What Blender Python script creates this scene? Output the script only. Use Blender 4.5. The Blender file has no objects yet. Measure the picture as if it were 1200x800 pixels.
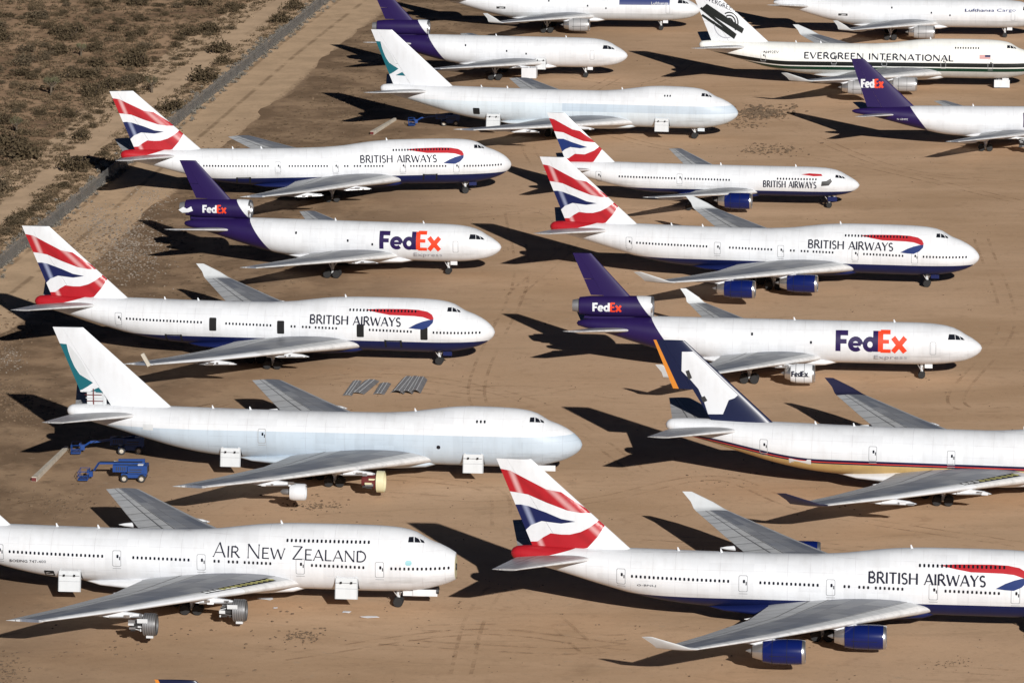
import bpy, bmesh, math, random
import numpy as np
from mathutils import Vector, Matrix
from mathutils.geometry import tessellate_polygon
R = math.radians
random.seed(7)
S = bpy.context.scene
COL = S.collection

# ------------------------------------------------------------------ camera (surveyed from the photograph, metres)
CAM_H, PITCH, ROLL, FOC = 144.7835, 0.217943, -0.0029623, 5232.003   # FOC in pixels of a 1200 wide frame
def _axes():
    cp, sp, c, s = math.cos(PITCH), math.sin(PITCH), math.cos(ROLL), math.sin(ROLL)
    d = Vector((0, cp, -sp)); u = Vector((0, sp, cp)); r = Vector((1, 0, 0))
    return c*r + s*u, -s*r + c*u, d
def at(px, py, z=0.0):
    """ground (or height z) point in metres under a photo point"""
    r, u, d = _axes()
    ray = d + (px-600)/FOC*r - (py-400)/FOC*u
    t = (z-CAM_H)/ray.z
    return Vector((0, 0, CAM_H)) + ray*t

# ------------------------------------------------------------------ tagging
def tag(o, label=None, cat=None, group=None, kind=None):
    if label: o['label'] = label
    if cat: o['category'] = cat
    if group: o['group'] = group
    if kind: o['kind'] = kind
    return o
def empty(name, loc, rz=0.0):
    o = bpy.data.objects.new(name, None); COL.objects.link(o)
    o.location = loc; o.rotation_euler = (0, 0, rz); o.empty_display_size = .5
    return o
def link(name, me, parent=None, loc=None):
    o = bpy.data.objects.new(name, me); COL.objects.link(o)
    if parent is not None: o.parent = parent
    if loc is not None: o.location = loc
    return o

# ------------------------------------------------------------------ materials
class X:
    """tiny expression helper over shader math nodes"""
    def __init__(s, nt, sock): s.nt, s.k = nt, sock
    def _m(s, op, *a):
        n = s.nt.nodes.new('ShaderNodeMath'); n.operation = op
        for i, v in enumerate((s,)+a):
            if isinstance(v, X): s.nt.links.new(v.k, n.inputs[i])
            else: n.inputs[i].default_value = v
        return X(s.nt, n.outputs[0])
    def __add__(s, o): return s._m('ADD', o)
    def __sub__(s, o): return s._m('SUBTRACT', o)
    def __mul__(s, o): return s._m('MULTIPLY', o)
    def __truediv__(s, o): return s._m('DIVIDE', o)
    def gt(s, o): return s._m('GREATER_THAN', o)
    def lt(s, o): return s._m('LESS_THAN', o)
    def abs(s): return s._m('ABSOLUTE')
    def max(s, o): return s._m('MAXIMUM', o)
    def min(s, o): return s._m('MINIMUM', o)
    def pow(s, o): return s._m('POWER', o)
    def mod(s, o): return s._m('FRACT') if o == 1 else s._m('MODULO', o)
def ramp(nt, x, a, b, lo=0., hi=1.):
    n = nt.nodes.new('ShaderNodeMapRange'); n.interpolation_type = 'SMOOTHSTEP'
    nt.links.new(x.k, n.inputs['Value'])
    n.inputs['From Min'].default_value = a; n.inputs['From Max'].default_value = b
    n.inputs['To Min'].default_value = lo; n.inputs['To Max'].default_value = hi
    return X(nt, n.outputs['Result'])
def c4(c): return (c[0], c[1], c[2], 1.0)
def mix(nt, fac, a, b):
    n = nt.nodes.new('ShaderNodeMix'); n.data_type = 'RGBA'
    for v, i in ((fac, 0), (a, 6), (b, 7)):
        if isinstance(v, X): nt.links.new(v.k, n.inputs[i])
        elif i == 0: n.inputs[0].default_value = v
        else: n.inputs[i].default_value = c4(v)
    return X(nt, n.outputs[2])
def mul(nt, fac, a, b):
    r = mix(nt, fac, a, b); r.k.node.blend_type = 'MULTIPLY'; return r
def new_mat(name):
    m = bpy.data.materials.new(name); m.use_nodes = True
    nt = m.node_tree; b = nt.nodes['Principled BSDF']
    return m, nt, b
def coords(nt, what='Object'):
    n = nt.nodes.new('ShaderNodeTexCoord')
    s = nt.nodes.new('ShaderNodeSeparateXYZ'); nt.links.new(n.outputs[what], s.inputs[0])
    return X(nt, s.outputs[0]), X(nt, s.outputs[1]), X(nt, s.outputs[2]), n.outputs[what]
def noise(nt, vec, scale, detail=4, rough=.55, stretch=None):
    if stretch is not None:
        mp = nt.nodes.new('ShaderNodeMapping'); mp.inputs['Scale'].default_value = stretch
        nt.links.new(vec, mp.inputs['Vector']); vec = mp.outputs[0]
    n = nt.nodes.new('ShaderNodeTexNoise'); n.inputs['Scale'].default_value = scale
    n.inputs['Detail'].default_value = detail; n.inputs['Roughness'].default_value = rough
    nt.links.new(vec, n.inputs['Vector'])
    return X(nt, n.outputs['Fac'])
_M = {}
def grime(nt, vec, col, amount=.16, dirt=(.27, .25, .23)):
    """rain streaks and dust on paint, drawn with noise over the object's own space"""
    st = noise(nt, vec, 1.0, 5, .6, (1.1, .5, .22))
    fl = noise(nt, vec, .45, 4, .6)
    f = ramp(nt, st*.6 + fl*.4, .42, .72) * amount
    return mul(nt, f*1.5, col, tuple(k/.50 for k in dirt))
def panels(nt, x, z, col, pitch=2.6):
    """faint fuselage skin joints"""
    a = ((x/pitch).mod(1)-.5).abs().gt(.488)
    b = ((z/1.45).mod(1)-.5).abs().gt(.486)
    cx = nt.nodes.new('ShaderNodeCombineXYZ')
    for k, s in enumerate((x/pitch+.5, z/1.45+.5)):
        f = s._m('FLOOR'); nt.links.new(f.k, cx.inputs[k])
    wn = nt.nodes.new('ShaderNodeTexWhiteNoise'); nt.links.new(cx.outputs[0], wn.inputs['Vector'])
    w = X(nt, wn.outputs['Value'])
    col = mul(nt, ramp(nt, w, .35, 1.)*.14, col, (.55, .56, .58))
    return mul(nt, a.max(b)*ramp(nt, noise(nt, coords(nt)[3], .5, 3), .35, .6)*.22, col, (.2, .15, .17))
def paint(name, col, rough=.35, metal=0., amount=.14, spec=.5):
    if name in _M: return _M[name]
    m, nt, b = new_mat(name)
    x, y, z, v = coords(nt)
    c = grime(nt, v, col, amount)
    nt.links.new(c.k, b.inputs['Base Color'])
    b.inputs['Roughness'].default_value = rough; b.inputs['Metallic'].default_value = metal
    b.inputs['Specular IOR Level'].default_value = spec
    _M[name] = m; return m
WHITE = (.69, .705, .735); NAVY = (.006, .012, .075); RED = (.40, .012, .020)
PURPLE = (.018, .008, .070); ORANGE = (.72, .055, .018); TEAL = (.010, .115, .145)
CXGREY = (.47, .545, .625); GREYTOP = (.36, .38, .41)
M_white = paint('white_paint', WHITE)
M_navy = paint('navy_paint', NAVY, .5, spec=.25, amount=.05)
M_purple = paint('purple_paint', PURPLE, .5, spec=.25, amount=.05)
M_orange = paint('orange_red_paint', ORANGE, .5, spec=.25, amount=.03)
M_teal = paint('teal_paint', TEAL, .55, spec=.25, amount=.05)
M_text = paint('dark_lettering', (.012, .014, .03), .65, spec=.15, amount=.02)
M_gtext = paint('grey_lettering', (.36, .36, .40), .65, spec=.15, amount=.02)
M_black = paint('black_rubber', (.012, .012, .013), .7, amount=.2)
M_glass = paint('dark_window', (.010, .012, .018), .12, amount=.0)
M_line = paint('panel_line', (.33, .34, .36), .6)
M_void = paint('dark_opening', (.006, .006, .007), .9, amount=.1)
M_metal = paint('bare_metal', (.62, .62, .63), .28, .9, amount=.2)
M_steel = paint('dull_steel', (.28, .28, .29), .5, .6, amount=.3)
M_dark = paint('dark_metal', (.05, .05, .052), .55, .4, amount=.2)
M_grey = paint('grey_paint', GREYTOP, .42)
M_lgrey = paint('light_grey_paint', (.60, .62, .64), .4)
M_primer = paint('green_primer', (.40, .38, .13), .6, amount=.3)
M_cream = paint('cream_composite', (.66, .62, .40), .5, amount=.25)
M_rust = paint('red_primer', (.13, .02, .02), .6)
M_blue = paint('machine_blue', (.012, .055, .23), .4, amount=.15)
M_gold = paint('gold_paint', (.42, .27, .09), .35, amount=.1)
M_ochre = paint('ochre_orange', (.65, .23, .03), .4, amount=.1)
M_engblue = paint('engine_blue', (.004, .011, .095), .22, amount=.04)
M_green = paint('dark_green_paint', (.006, .035, .022), .4, amount=.05)
M_bone = paint('weathered_beam', (.55, .50, .42), .7, amount=.35)

def fuse_mat(key, fn, amount=.13):
    if key in _M: return _M[key]
    m, nt, b = new_mat(key)
    x, y, z, v = coords(nt)
    col = panels(nt, x, z, fn(nt, x, y, z))
    col = grime(nt, v, col, amount)
    soot = noise(nt, v, 1., 5, .6, (.12, .4, .9)); col = mul(nt, ramp(nt, soot, .50, .74)*ramp(nt, z, 5.6, 2.4)*.6, col, (.40, .37, .34))
    nt.links.new(col.k, b.inputs['Base Color'])
    b.inputs['Roughness'].default_value = .45; b.inputs['Specular IOR Level'].default_value = .3
    _M[key] = m; return m

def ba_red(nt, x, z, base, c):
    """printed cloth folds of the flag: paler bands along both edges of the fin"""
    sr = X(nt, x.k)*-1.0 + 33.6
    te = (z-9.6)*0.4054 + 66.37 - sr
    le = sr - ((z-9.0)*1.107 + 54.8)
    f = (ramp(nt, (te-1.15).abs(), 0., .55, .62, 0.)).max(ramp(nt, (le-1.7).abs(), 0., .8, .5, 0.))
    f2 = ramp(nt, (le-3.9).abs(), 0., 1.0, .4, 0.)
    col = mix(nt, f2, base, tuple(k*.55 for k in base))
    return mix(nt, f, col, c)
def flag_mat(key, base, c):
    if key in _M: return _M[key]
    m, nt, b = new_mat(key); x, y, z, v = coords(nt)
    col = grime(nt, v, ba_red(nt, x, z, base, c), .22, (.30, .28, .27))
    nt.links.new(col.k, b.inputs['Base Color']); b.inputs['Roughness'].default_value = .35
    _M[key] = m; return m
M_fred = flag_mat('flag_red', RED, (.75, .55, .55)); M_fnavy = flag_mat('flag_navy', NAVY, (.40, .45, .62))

def wing_mat(key, dark, light, rough=.38):
    if key in _M: return _M[key]
    m, nt, b = new_mat(key)
    uv = nt.nodes.new('ShaderNodeUVMap'); uv.uv_map = 'UVMap'
    s = nt.nodes.new('ShaderNodeSeparateXYZ'); nt.links.new(uv.outputs[0], s.inputs[0])
    u, v = X(nt, s.outputs[0]), X(nt, s.outputs[1])
    x, y, z, ov = coords(nt)
    mid = u.gt(.13)*u.lt(.60)
    col = mix(nt, mid, light, dark)
    le = u.lt(.035); col = mix(nt, le, col, (.70, .70, .71))
    st = noise(nt, ov, 1.0, 5, .65, (.35, 1.6, 1.))
    col = mix(nt, ramp(nt, st, .40, .75)*.35, col, tuple(k*.45 for k in dark))
    big = noise(nt, ov, .12, 3)
    col = mix(nt, ramp(nt, big, .4, .7)*.25, col, (.42, .40, .37))
    ln = (u-.615).abs().lt(.009).max((u-.745).abs().lt(.011)).max((u-.12).abs().lt(.005)).max((u-.44).abs().lt(.003))
    sp = ((v/2.35).mod(1)-.5).abs().gt(.474)*u.gt(.615)
    rib = ((v/1.25).mod(1)-.5).abs().gt(.475)*mid*.35
    pn = nt.nodes.new('ShaderNodeTexWhiteNoise'); cx = nt.nodes.new('ShaderNodeCombineXYZ')
    nt.links.new(((v/2.35+.5)._m('FLOOR')).k, cx.inputs[0]); nt.links.new(((u*7.)._m('FLOOR')).k, cx.inputs[1]); nt.links.new(cx.outputs[0], pn.inputs['Vector'])
    col = mix(nt, ramp(nt, X(nt, pn.outputs['Value']), .35, 1.)*.28, col, (.50, .51, .53))
    col = mix(nt, (ln.max(sp)*.8).max(rib), col, (.05, .05, .055))
    nt.links.new(col.k, b.inputs['Base Color']); b.inputs['Roughness'].default_value = rough
    _M[key] = m; return m
M_wing = wing_mat('wing_grey', (.140, .157, .200), (.50, .515, .54), .5)
M_stab = wing_mat('stabilizer_grey', (.30, .30, .31), (.40, .40, .41))

# ------------------------------------------------------------------ mesh helpers
class MB:
    def __init__(s): s.v = []; s.f = []; s.m = []; s.uv = []
    def add(s, verts, faces, mat=0, uvs=None):
        o = len(s.v); s.v += [tuple(p) for p in verts]
        s.uv += (list(uvs) if uvs else [(0, 0)]*len(verts))
        for i, f in enumerate(faces):
            s.f.append(tuple(o+k for k in f)); s.m.append(mat[i] if isinstance(mat, (list, tuple)) else mat)
        return s
    def box(s, c, d, mat=0, rot=None):
        pts = [Vector((sx*d[0]/2, sy*d[1]/2, sz*d[2]/2)) for sx in (-1, 1) for sy in (-1, 1) for sz in (-1, 1)]
        if rot: pts = [rot @ p for p in pts]
        pts = [p+Vector(c) for p in pts]
        return s.add(pts, [(0, 1, 3, 2), (4, 6, 7, 5), (0, 4, 5, 1), (2, 3, 7, 6), (0, 2, 6, 4), (1, 5, 7, 3)], mat)
    def tube(s, a, b, r0, r1=None, n=12, mat=0, cap=True):
        a, b = Vector(a), Vector(b); r1 = r0 if r1 is None else r1
        d = (b-a).normalized(); u = d.orthogonal().normalized(); w = d.cross(u)
        v = []
        for p, r in ((a, r0), (b, r1)):
            v += [p + (u*math.cos(2*math.pi*i/n) + w*math.sin(2*math.pi*i/n))*r for i in range(n)]
        f = [(i, (i+1) % n, n+(i+1) % n, n+i) for i in range(n)]
        if cap: f += [tuple(range(n-1, -1, -1)), tuple(range(n, 2*n))]
        return s.add(v, f, mat)
    def rings(s, rings, mat=0, cap0=True, cap1=True):
        n = len(rings[0]); v = [p for r in rings for p in r]; f = []; mm = []
        for j in range(len(rings)-1):
            for i in range(n):
                f.append((j*n+i, j*n+(i+1) % n, (j+1)*n+(i+1) % n, (j+1)*n+i))
                mm.append(mat[j] if isinstance(mat, (list, tuple)) else mat)
        if cap0: f.append(tuple(range(n-1, -1, -1))); mm.append(mm[0])
        if cap1: f.append(tuple(range((len(rings)-1)*n, len(rings)*n))); mm.append(mm[-2] if cap0 else mm[-1])
        return s.add(v, f, mm)
    def lathe(s, prof, c=(0, 0, 0), n=28, mat=0, axis='x', cap0=True, cap1=True):
        """prof: (along, radius); axis x runs aft (-x)"""
        rr = []
        for a, r in prof:
            ring = []
            for i in range(n):
                t = 2*math.pi*i/n
                if axis == 'x': ring.append((c[0]-a, c[1]+r*math.cos(t), c[2]+r*math.sin(t)))
                elif axis == 'y': ring.append((c[0]+r*math.cos(t), c[1]+a, c[2]+r*math.sin(t)))
                else: ring.append((c[0]+r*math.cos(t), c[1]+r*math.sin(t), c[2]+a))
            rr.append(ring)
        return s.rings(rr, mat, cap0, cap1)
    def mesh(s, name, mats, smooth=True, angle=40, fix=True):
        me = bpy.data.meshes.new(name); me.from_pydata(s.v, [], s.f)
        for m in (mats if isinstance(mats, (list, tuple)) else [mats]): me.materials.append(m)
        me.polygons.foreach_set('material_index', s.m)
        if any(u != (0, 0) for u in s.uv):
            l = me.uv_layers.new(name='UVMap')
            for lp in me.loops: l.data[lp.index].uv = s.uv[lp.vertex_index]
        if fix:
            bm = bmesh.new(); bm.from_mesh(me)
            bmesh.ops.remove_doubles(bm, verts=bm.verts, dist=1e-5)
            bmesh.ops.recalc_face_normals(bm, faces=bm.faces)
            bm.to_mesh(me); bm.free()
        if smooth:
            me.polygons.foreach_set('use_smooth', [True]*len(me.polygons))
            me.set_sharp_from_angle(angle=R(angle))
        me.update(); return me
    def build(s, name, mats, parent=None, **k):
        return link(name, s.mesh(name, mats, **k), parent)

class Curve:
    """monotone cubic through a table"""
    def __init__(s, xs, ys):
        s.x = np.array(xs, float); s.y = np.array(ys, float)
        h = np.diff(s.x); d = np.diff(s.y)/h; m = np.zeros(len(xs))
        m[0], m[-1] = d[0], d[-1]
        for i in range(1, len(xs)-1):
            if d[i-1]*d[i] > 0:
                w1, w2 = 2*h[i]+h[i-1], h[i]+2*h[i-1]
                m[i] = (w1+w2)/(w1/d[i-1]+w2/d[i])
        s.m = m
    def __call__(s, v):
        v = min(max(v, s.x[0]), s.x[-1]); i = min(int(np.searchsorted(s.x, v, 'right'))-1, len(s.x)-2)
        h = s.x[i+1]-s.x[i]; t = (v-s.x[i])/h
        return float((2*t**3-3*t*t+1)*s.y[i]+(t**3-2*t*t+t)*h*s.m[i]+(-2*t**3+3*t*t)*s.y[i+1]+(t**3-t*t)*h*s.m[i+1])

class Fuse:
    def __init__(s, name, sref, tab, step=.9):
        s.name, s.sref, s.step = name, sref, step
        c = list(zip(*tab))
        s.zb, s.zt, s.w, s.zc = (Curve(c[0], c[i]) for i in (1, 2, 3, 4)); s.len = c[0][-1]; s.keys = c[0]
    def y(s, st, z):
        zc, zt, zb, w = s.zc(st), s.zt(st), s.zb(st), s.w(st)
        t = (z-zc)/max(zt-zc, 1e-4) if z > zc else (zc-z)/max(zc-zb, 1e-4)
        return w*math.sqrt(max(0., 1-t*t)) if t < 1 else 0.
    def P(s, st, y, z): return (s.sref-st, y, z)
    def mesh(s, mat, n=56, cut=None):
        st = sorted(set([round(k, 3) for k in s.keys] + list(np.arange(1.4, s.len-.5, s.step).round(3)) + [.03, .08, .3, .7]))
        st = [k for k in st if k <= s.len]
        if cut: st = [cut]+[k for k in st if k > cut]
        rr = []
        for k in st:
            zc, zt, zb, w = s.zc(k), s.zt(k), s.zb(k), s.w(k)
            ring = []
            for i in range(n):
                t = 2*math.pi*i/n; cy, sz = math.cos(t), math.sin(t)
                ring.append(s.P(k, w*cy, zc+(zt-zc if sz > 0 else zc-zb)*sz))
            rr.append(ring)
        return MB().rings(rr).mesh(s.name, mat, angle=60)

J_base = [  # s, zb, zt, w, zc
 (0.00, 4.98, 5.02, .02, 5.0), (.15, 4.52, 5.47, .47, 5.0), (.5, 4.08, 5.95, .86, 5.0), (1.0, 3.68, 6.45, 1.24, 5.0), (2.0, 3.12, 7.12, 1.80, 4.95),
 (3.0, 2.76, 7.62, 2.20, 4.92), (4.5, 2.38, 8.20, 2.66, 4.92), (5.2, 2.26, 8.62, 2.80, 4.95), (6.0, 2.14, 9.08, 2.93, 5.0), (7.0, 2.04, 9.40, 3.07, 5.0),
 (8.5, 1.96, 9.63, 3.19, 5.05), (11, 1.92, 9.77, 3.25, 5.1), (14, 1.94, 9.82, 3.25, 5.15)]
J_aft = [(42, 2.25, 8.66, 3.25, 5.5), (46, 2.38, 8.70, 3.25, 5.6), (50, 2.78, 8.76, 3.19, 5.8), (54, 3.55, 8.83, 2.94, 6.15), (58, 4.60, 8.90, 2.46, 6.7),
 (62, 5.75, 8.95, 1.84, 7.35), (66, 6.80, 8.97, 1.18, 7.9), (67.8, 7.22, 8.85, .86, 8.05), (68.35, 7.45, 8.6, .6, 8.05), (68.6, 7.8, 8.25, .22, 8.05)]
F744 = Fuse('fuselage', 33.6, J_base+[(20, 2.0, 9.80, 3.25, 5.2), (24, 2.03, 9.62, 3.25, 5.25), (27, 2.06, 9.28, 3.25, 5.3), (30, 2.1, 8.9, 3.25, 5.35), (34, 2.15, 8.68, 3.25, 5.4), (38, 2.2, 8.64, 3.25, 5.45)]+J_aft)
F742 = Fuse('fuselage', 33.6, J_base+[(16.5, 1.96, 9.72, 3.25, 5.17), (20, 2.0, 9.28, 3.25, 5.2), (23, 2.02, 8.88, 3.25, 5.25), (27, 2.06, 8.65, 3.25, 5.3), (34, 2.15, 8.62, 3.25, 5.4)]+J_aft)
def tri_tab(k):   # k = stretch aft of the nose cone (0 = long trijet)
    return [(0, 4.56, 4.60, .02, 4.58), (.2, 4.1, 5.02, .45, 4.57), (.7, 3.6, 5.5, .95, 4.6), (1.5, 3.13, 6.05, 1.45, 4.65), (2.5, 2.75, 6.6, 1.9, 4.75), (3.2, 2.6, 7.05, 2.15, 4.8),
     (4.2, 2.43, 7.5, 2.42, 4.9), (5.5, 2.27, 7.82, 2.66, 5.0), (7.5, 2.14, 8.05, 2.88, 5.08), (10, 2.08, 8.13, 3.0, 5.1), (14, 2.1, 8.15, 3.01, 5.12), (38-k, 2.3, 8.28, 3.01, 5.3),
     (42-k, 2.6, 8.30, 2.95, 5.5), (46-k, 3.4, 8.32, 2.7, 5.9), (50-k, 4.5, 8.3, 2.2, 6.4), (54-k, 5.7, 8.1, 1.5, 6.9), (57-k, 6.4, 7.8, .9, 7.1), (58.4-k, 6.8, 7.5, .4, 7.15), (58.6-k, 7.1, 7.2, .08, 7.15)]
FM11 = Fuse('fuselage', 33.2, tri_tab(0)); FD10 = Fuse('fuselage', 30.7, tri_tab(6.6))
FB76 = Fuse('fuselage', 28.4, [(0, 4.03, 4.07, .02, 4.05), (.2, 3.65, 4.45, .4, 4.05), (.7, 3.2, 4.9, .85, 4.1), (1.5, 2.8, 5.4, 1.3, 4.15), (2.4, 2.5, 5.9, 1.65, 4.2), (3.2, 2.34, 6.35, 1.9, 4.25),
     (4.2, 2.2, 6.7, 2.12, 4.3), (6, 2.05, 6.98, 2.38, 4.4), (9, 1.98, 7.1, 2.51, 4.45), (14, 1.98, 7.1, 2.51, 4.48), (34, 2.1, 7.2, 2.51, 4.6), (38, 2.4, 7.25, 2.46, 4.75), (42, 3.1, 7.3, 2.2, 5.1),
     (46, 4.1, 7.3, 1.75, 5.65), (50, 5.15, 7.2, 1.1, 6.2), (52.7, 5.85, 6.95, .55, 6.4), (53.5, 6.1, 6.75, .32, 6.42), (53.7, 6.3, 6.55, .1, 6.42)])
FA30 = Fuse('fuselage', 21.9, [(0, 4.13, 4.17, .02, 4.15), (.2, 3.7, 4.55, .42, 4.15), (.7, 3.25, 5.05, .9, 4.2), (1.5, 2.8, 5.6, 1.4, 4.25), (2.4, 2.45, 6.2, 1.8, 4.35), (3.2, 2.28, 6.7, 2.1, 4.4),
     (4.2, 2.1, 7.1, 2.38, 4.5), (6, 1.93, 7.45, 2.65, 4.6), (9, 1.86, 7.56, 2.82, 4.7), (14, 1.88, 7.56, 2.82, 4.72), (25.2, 2.0, 7.6, 2.82, 4.8), (29.2, 2.35, 7.62, 2.72, 5.0), (34.2, 3.4, 7.6, 2.3, 5.5),
     (39.2, 4.7, 7.45, 1.6, 6.0), (43.2, 5.7, 7.2, .95, 6.4), (46.0, 6.2, 6.9, .4, 6.55), (46.5, 6.45, 6.7, .1, 6.55)])

def yt(x): return 5*(.2969*math.sqrt(max(x, 0))-.126*x-.3516*x*x+.2843*x**3-.1036*x**4)
CH = [0, .006, .02, .05, .1, .18, .28, .4, .52, .62, .72, .82, .91, 1.]
def foil(secs, sref, mats, sign=1, camber=.012, x0=0., x1=1., name='foil', sub=4, defl=0., hinge=None, angle=35):
    """secs: (s, y, z, chord, t/c, (ny, nz)). Returns a mesh; uv = chord fraction, span."""
    full = []
    for a, b in zip(secs[:-1], secs[1:]):
        for k in range(sub):
            t = k/sub
            full.append(tuple(a[i]+(b[i]-a[i])*t for i in range(5)) + ((a[5][0]+(b[5][0]-a[5][0])*t, a[5][1]+(b[5][1]-a[5][1])*t),))
    full.append(secs[-1])
    xs = sorted(set([x for x in CH if x0 < x < x1] + [x0, x1]))
    loop = [(x, 1) for x in reversed(xs)] + [(x, -1) for x in xs if x > xs[0] or x0 > 0][0 if x0 > 0 else 0:]
    V = []; U = []; dist = 0
    for j, (s, y, z, c, tc, nn) in enumerate(full):
        if j: dist += math.hypot(y-full[j-1][1], z-full[j-1][2])
        l = math.hypot(*nn); ny, nz = nn[0]/l, nn[1]/l
        for x, sd in loop:
            h = c*(tc*yt(x)*sd + camber*4*x*(1-x))
            if x == 1.: h += sd*.012
            p = Vector((sref-(s+c*x), sign*(y+ny*h), z+nz*h))
            V.append(p); U.append((x, dist))
    if defl and hinge:
        a = Vector((sref-hinge[0][0], sign*hinge[0][1], hinge[0][2])); b = Vector((sref-hinge[1][0], sign*hinge[1][1], hinge[1][2]))
        rm = Matrix.Rotation(defl, 4, (b-a).normalized())
        V = [rm @ (p-a) + a for p in V]
    n = len(loop); f = []
    for j in range(len(full)-1):
        for i in range(n): f.append((j*n+i, j*n+(i+1) % n, (j+1)*n+(i+1) % n, (j+1)*n+i))
    f += [tuple(range(n-1, -1, -1)), tuple(range((len(full)-1)*n, len(full)*n))]
    return MB().add(V, f, 0, U).mesh(name, mats, angle=angle)

# ------------------------------------------------------------------ markings laid on a skin
def decal(name, polys, yfun, sref, mats, parent=None, off=.016, dz=.22, ds=None, clips=(), layer=.0015, cache=None, sides=(-1,)):
    """polys: [(points (s,z), material index)]; cut into strips and draped over a skin y = yfun(s, z)"""
    key = ('decal', cache) if cache else None
    if key and key in _M: return link(name, _M[key], parent)
    out = MB()
    for k, (pts, mi) in enumerate(polys):
        bm = bmesh.new()
        vs = [bm.verts.new((p[0], 0, p[1])) for p in pts]
        for t in tessellate_polygon([[Vector((p[0], p[1], 0)) for p in pts]]):
            try: bm.faces.new([vs[i] for i in t])
            except ValueError: pass
        zs = [p[1] for p in pts]; ss = [p[0] for p in pts]
        def cutp(co, no, outer=False):
            bmesh.ops.bisect_plane(bm, geom=bm.verts[:]+bm.edges[:]+bm.faces[:], dist=1e-5, plane_co=co, plane_no=no, clear_outer=outer)
        for co, no, *keep in clips: cutp((co[0], 0, co[1]), (no[0], 0, no[1]), not keep)
        z = math.ceil(min(zs)/dz)*dz
        while z < max(zs): cutp((0, 0, z), (0, 0, 1)); z += dz
        if ds:
            s = math.ceil(min(ss)/ds)*ds
            while s < max(ss): cutp((s, 0, 0), (1, 0, 0)); s += ds
        bm.verts.index_update()
        for sd in sides:
            V = [(sref-v.co.x, sd*(yfun(v.co.x, v.co.z)+off+k*layer), v.co.z) for v in bm.verts]
            out.add(V, [tuple(v.index for v in f.verts) for f in bm.faces], mi)
        bm.free()
    me = out.mesh(name, mats, smooth=True, angle=60)
    if key: _M[key] = me
    return link(name, me, parent)
def rect(s0, s1, z0, z1, sh=0.): return [(s0, z0), (s1, z0), (s1-sh, z1), (s0-sh, z1)]
def rrect(sc, zc, w, h, k=.28):
    a, b = w/2, h/2; r = min(a, b)*2*k
    return [(sc-a+r, zc-b), (sc+a-r, zc-b), (sc+a, zc-b+r), (sc+a, zc+b-r), (sc+a-r, zc+b), (sc-a+r, zc+b), (sc-a, zc+b-r), (sc-a, zc-b+r)]

# stroke lettering: unit cap height; strokes = (points, weight)
def arc(cx, cy, rx, ry, a0, a1, n=10): return [(cx+rx*math.cos(R(a0+(a1-a0)*i/n)), cy+ry*math.sin(R(a0+(a1-a0)*i/n))) for i in range(n+1)]
T, t_ = 1., .55
GL = {
 'B': (.62, [([(.09, 0), (.09, 1)], T), ([(.09, .965), (.3, .965)]+arc(.3, .75, .2, .215, 90, -90)+[(.09, .535)], .8), ([(.09, .49), (.33, .49)]+arc(.33, .262, .23, .228, 90, -90)+[(.09, .035)], .8)]),
 'R': (.66, [([(.09, 0), (.09, 1)], T), ([(.09, .965), (.3, .965)]+arc(.3, .735, .22, .23, 90, -90)+[(.09, .505)], .8), ([(.3, .5), (.64, 0)], T)]),
 'I': (.2, [([(.1, 0), (.1, 1)], T)]),
 'T': (.66, [([(.33, 0), (.33, 1)], T), ([(.02, .955), (.64, .955)], .7)]),
 'S': (.54, [(arc(.27, .735, .19, .225, 35, 270, 12)+arc(.27, .27, .2, .235, 90, -145, 12), .85)]),
 'H': (.76, [([(.09, 0), (.09, 1)], T), ([(.67, 0), (.67, 1)], T), ([(.09, .52), (.67, .52)], t_)]),
 'A': (.74, [([(.03, 0), (.37, 1)], t_), ([(.37, 1), (.71, 0)], T), ([(.16, .33), (.6, .33)], t_)]),
 'W': (1.06, [([(.03, 1), (.29, 0)], T), ([(.29, 0), (.53, .9)], t_), ([(.53, .9), (.79, 0)], T), ([(.79, 0), (1.03, 1)], t_)]),
 'Y': (.66, [([(.03, 1), (.33, .46)], T), ([(.63, 1), (.33, .46)], t_), ([(.33, .5), (.33, 0)], T)]),
 'E': (.56, [([(.09, 0), (.09, 1)], T), ([(.09, .955), (.52, .955)], .75), ([(.09, .52), (.46, .52)], .75), ([(.09, .045), (.54, .045)], .75)]),
 'N': (.8, [([(.09, 0), (.09, 1)], t_), ([(.09, 1), (.71, 0)], T), ([(.71, 0), (.71, 1)], t_)]),
 'Z': (.66, [([(.06, .955), (.6, .955)], t_), ([(.57, .95), (.07, .05)], T), ([(.05, .045), (.62, .045)], t_)]),
 'L': (.54, [([(.09, 0), (.09, 1)], T), ([(.09, .045), (.52, .045)], .7)]),
 'D': (.76, [([(.09, 0), (.09, 1)], T), ([(.09, .96), (.3, .96)]+arc(.3, .5, .38, .46, 90, -90, 14)+[(.09, .04)], .85)]),
 'V': (.7, [([(.03, 1), (.35, 0)], T), ([(.35, 0), (.67, 1)], t_)]),
 'G': (.74, [(arc(.39, .5, .33, .46, 50, 330, 16), .9), ([(.42, .45), (.69, .45), (.69, .12)], .8)]),
 'O': (.8, [(arc(.4, .5, .34, .46, 0, 360, 20), .9)]),
 ' ': (.36, []),
 'F': (.56, [([(.12, 0), (.12, 1)], T), ([(.12, .89), (.56, .89)], .9), ([(.12, .5), (.5, .5)], .9)]),
 'e': (.64, [(arc(.32, .36, .235, .27, 0, 315, 16), .9), ([(.085, .36), (.555, .36)], .62)]),
 'd': (.66, [(arc(.3, .36, .22, .27, 0, 360, 18), .9), ([(.545, 0), (.545, 1)], T)]),
 'x': (.7, [([(.06, 0), (.6, .72)], T), ([(.06, .72), (.6, 0)], T)]),
}
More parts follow.
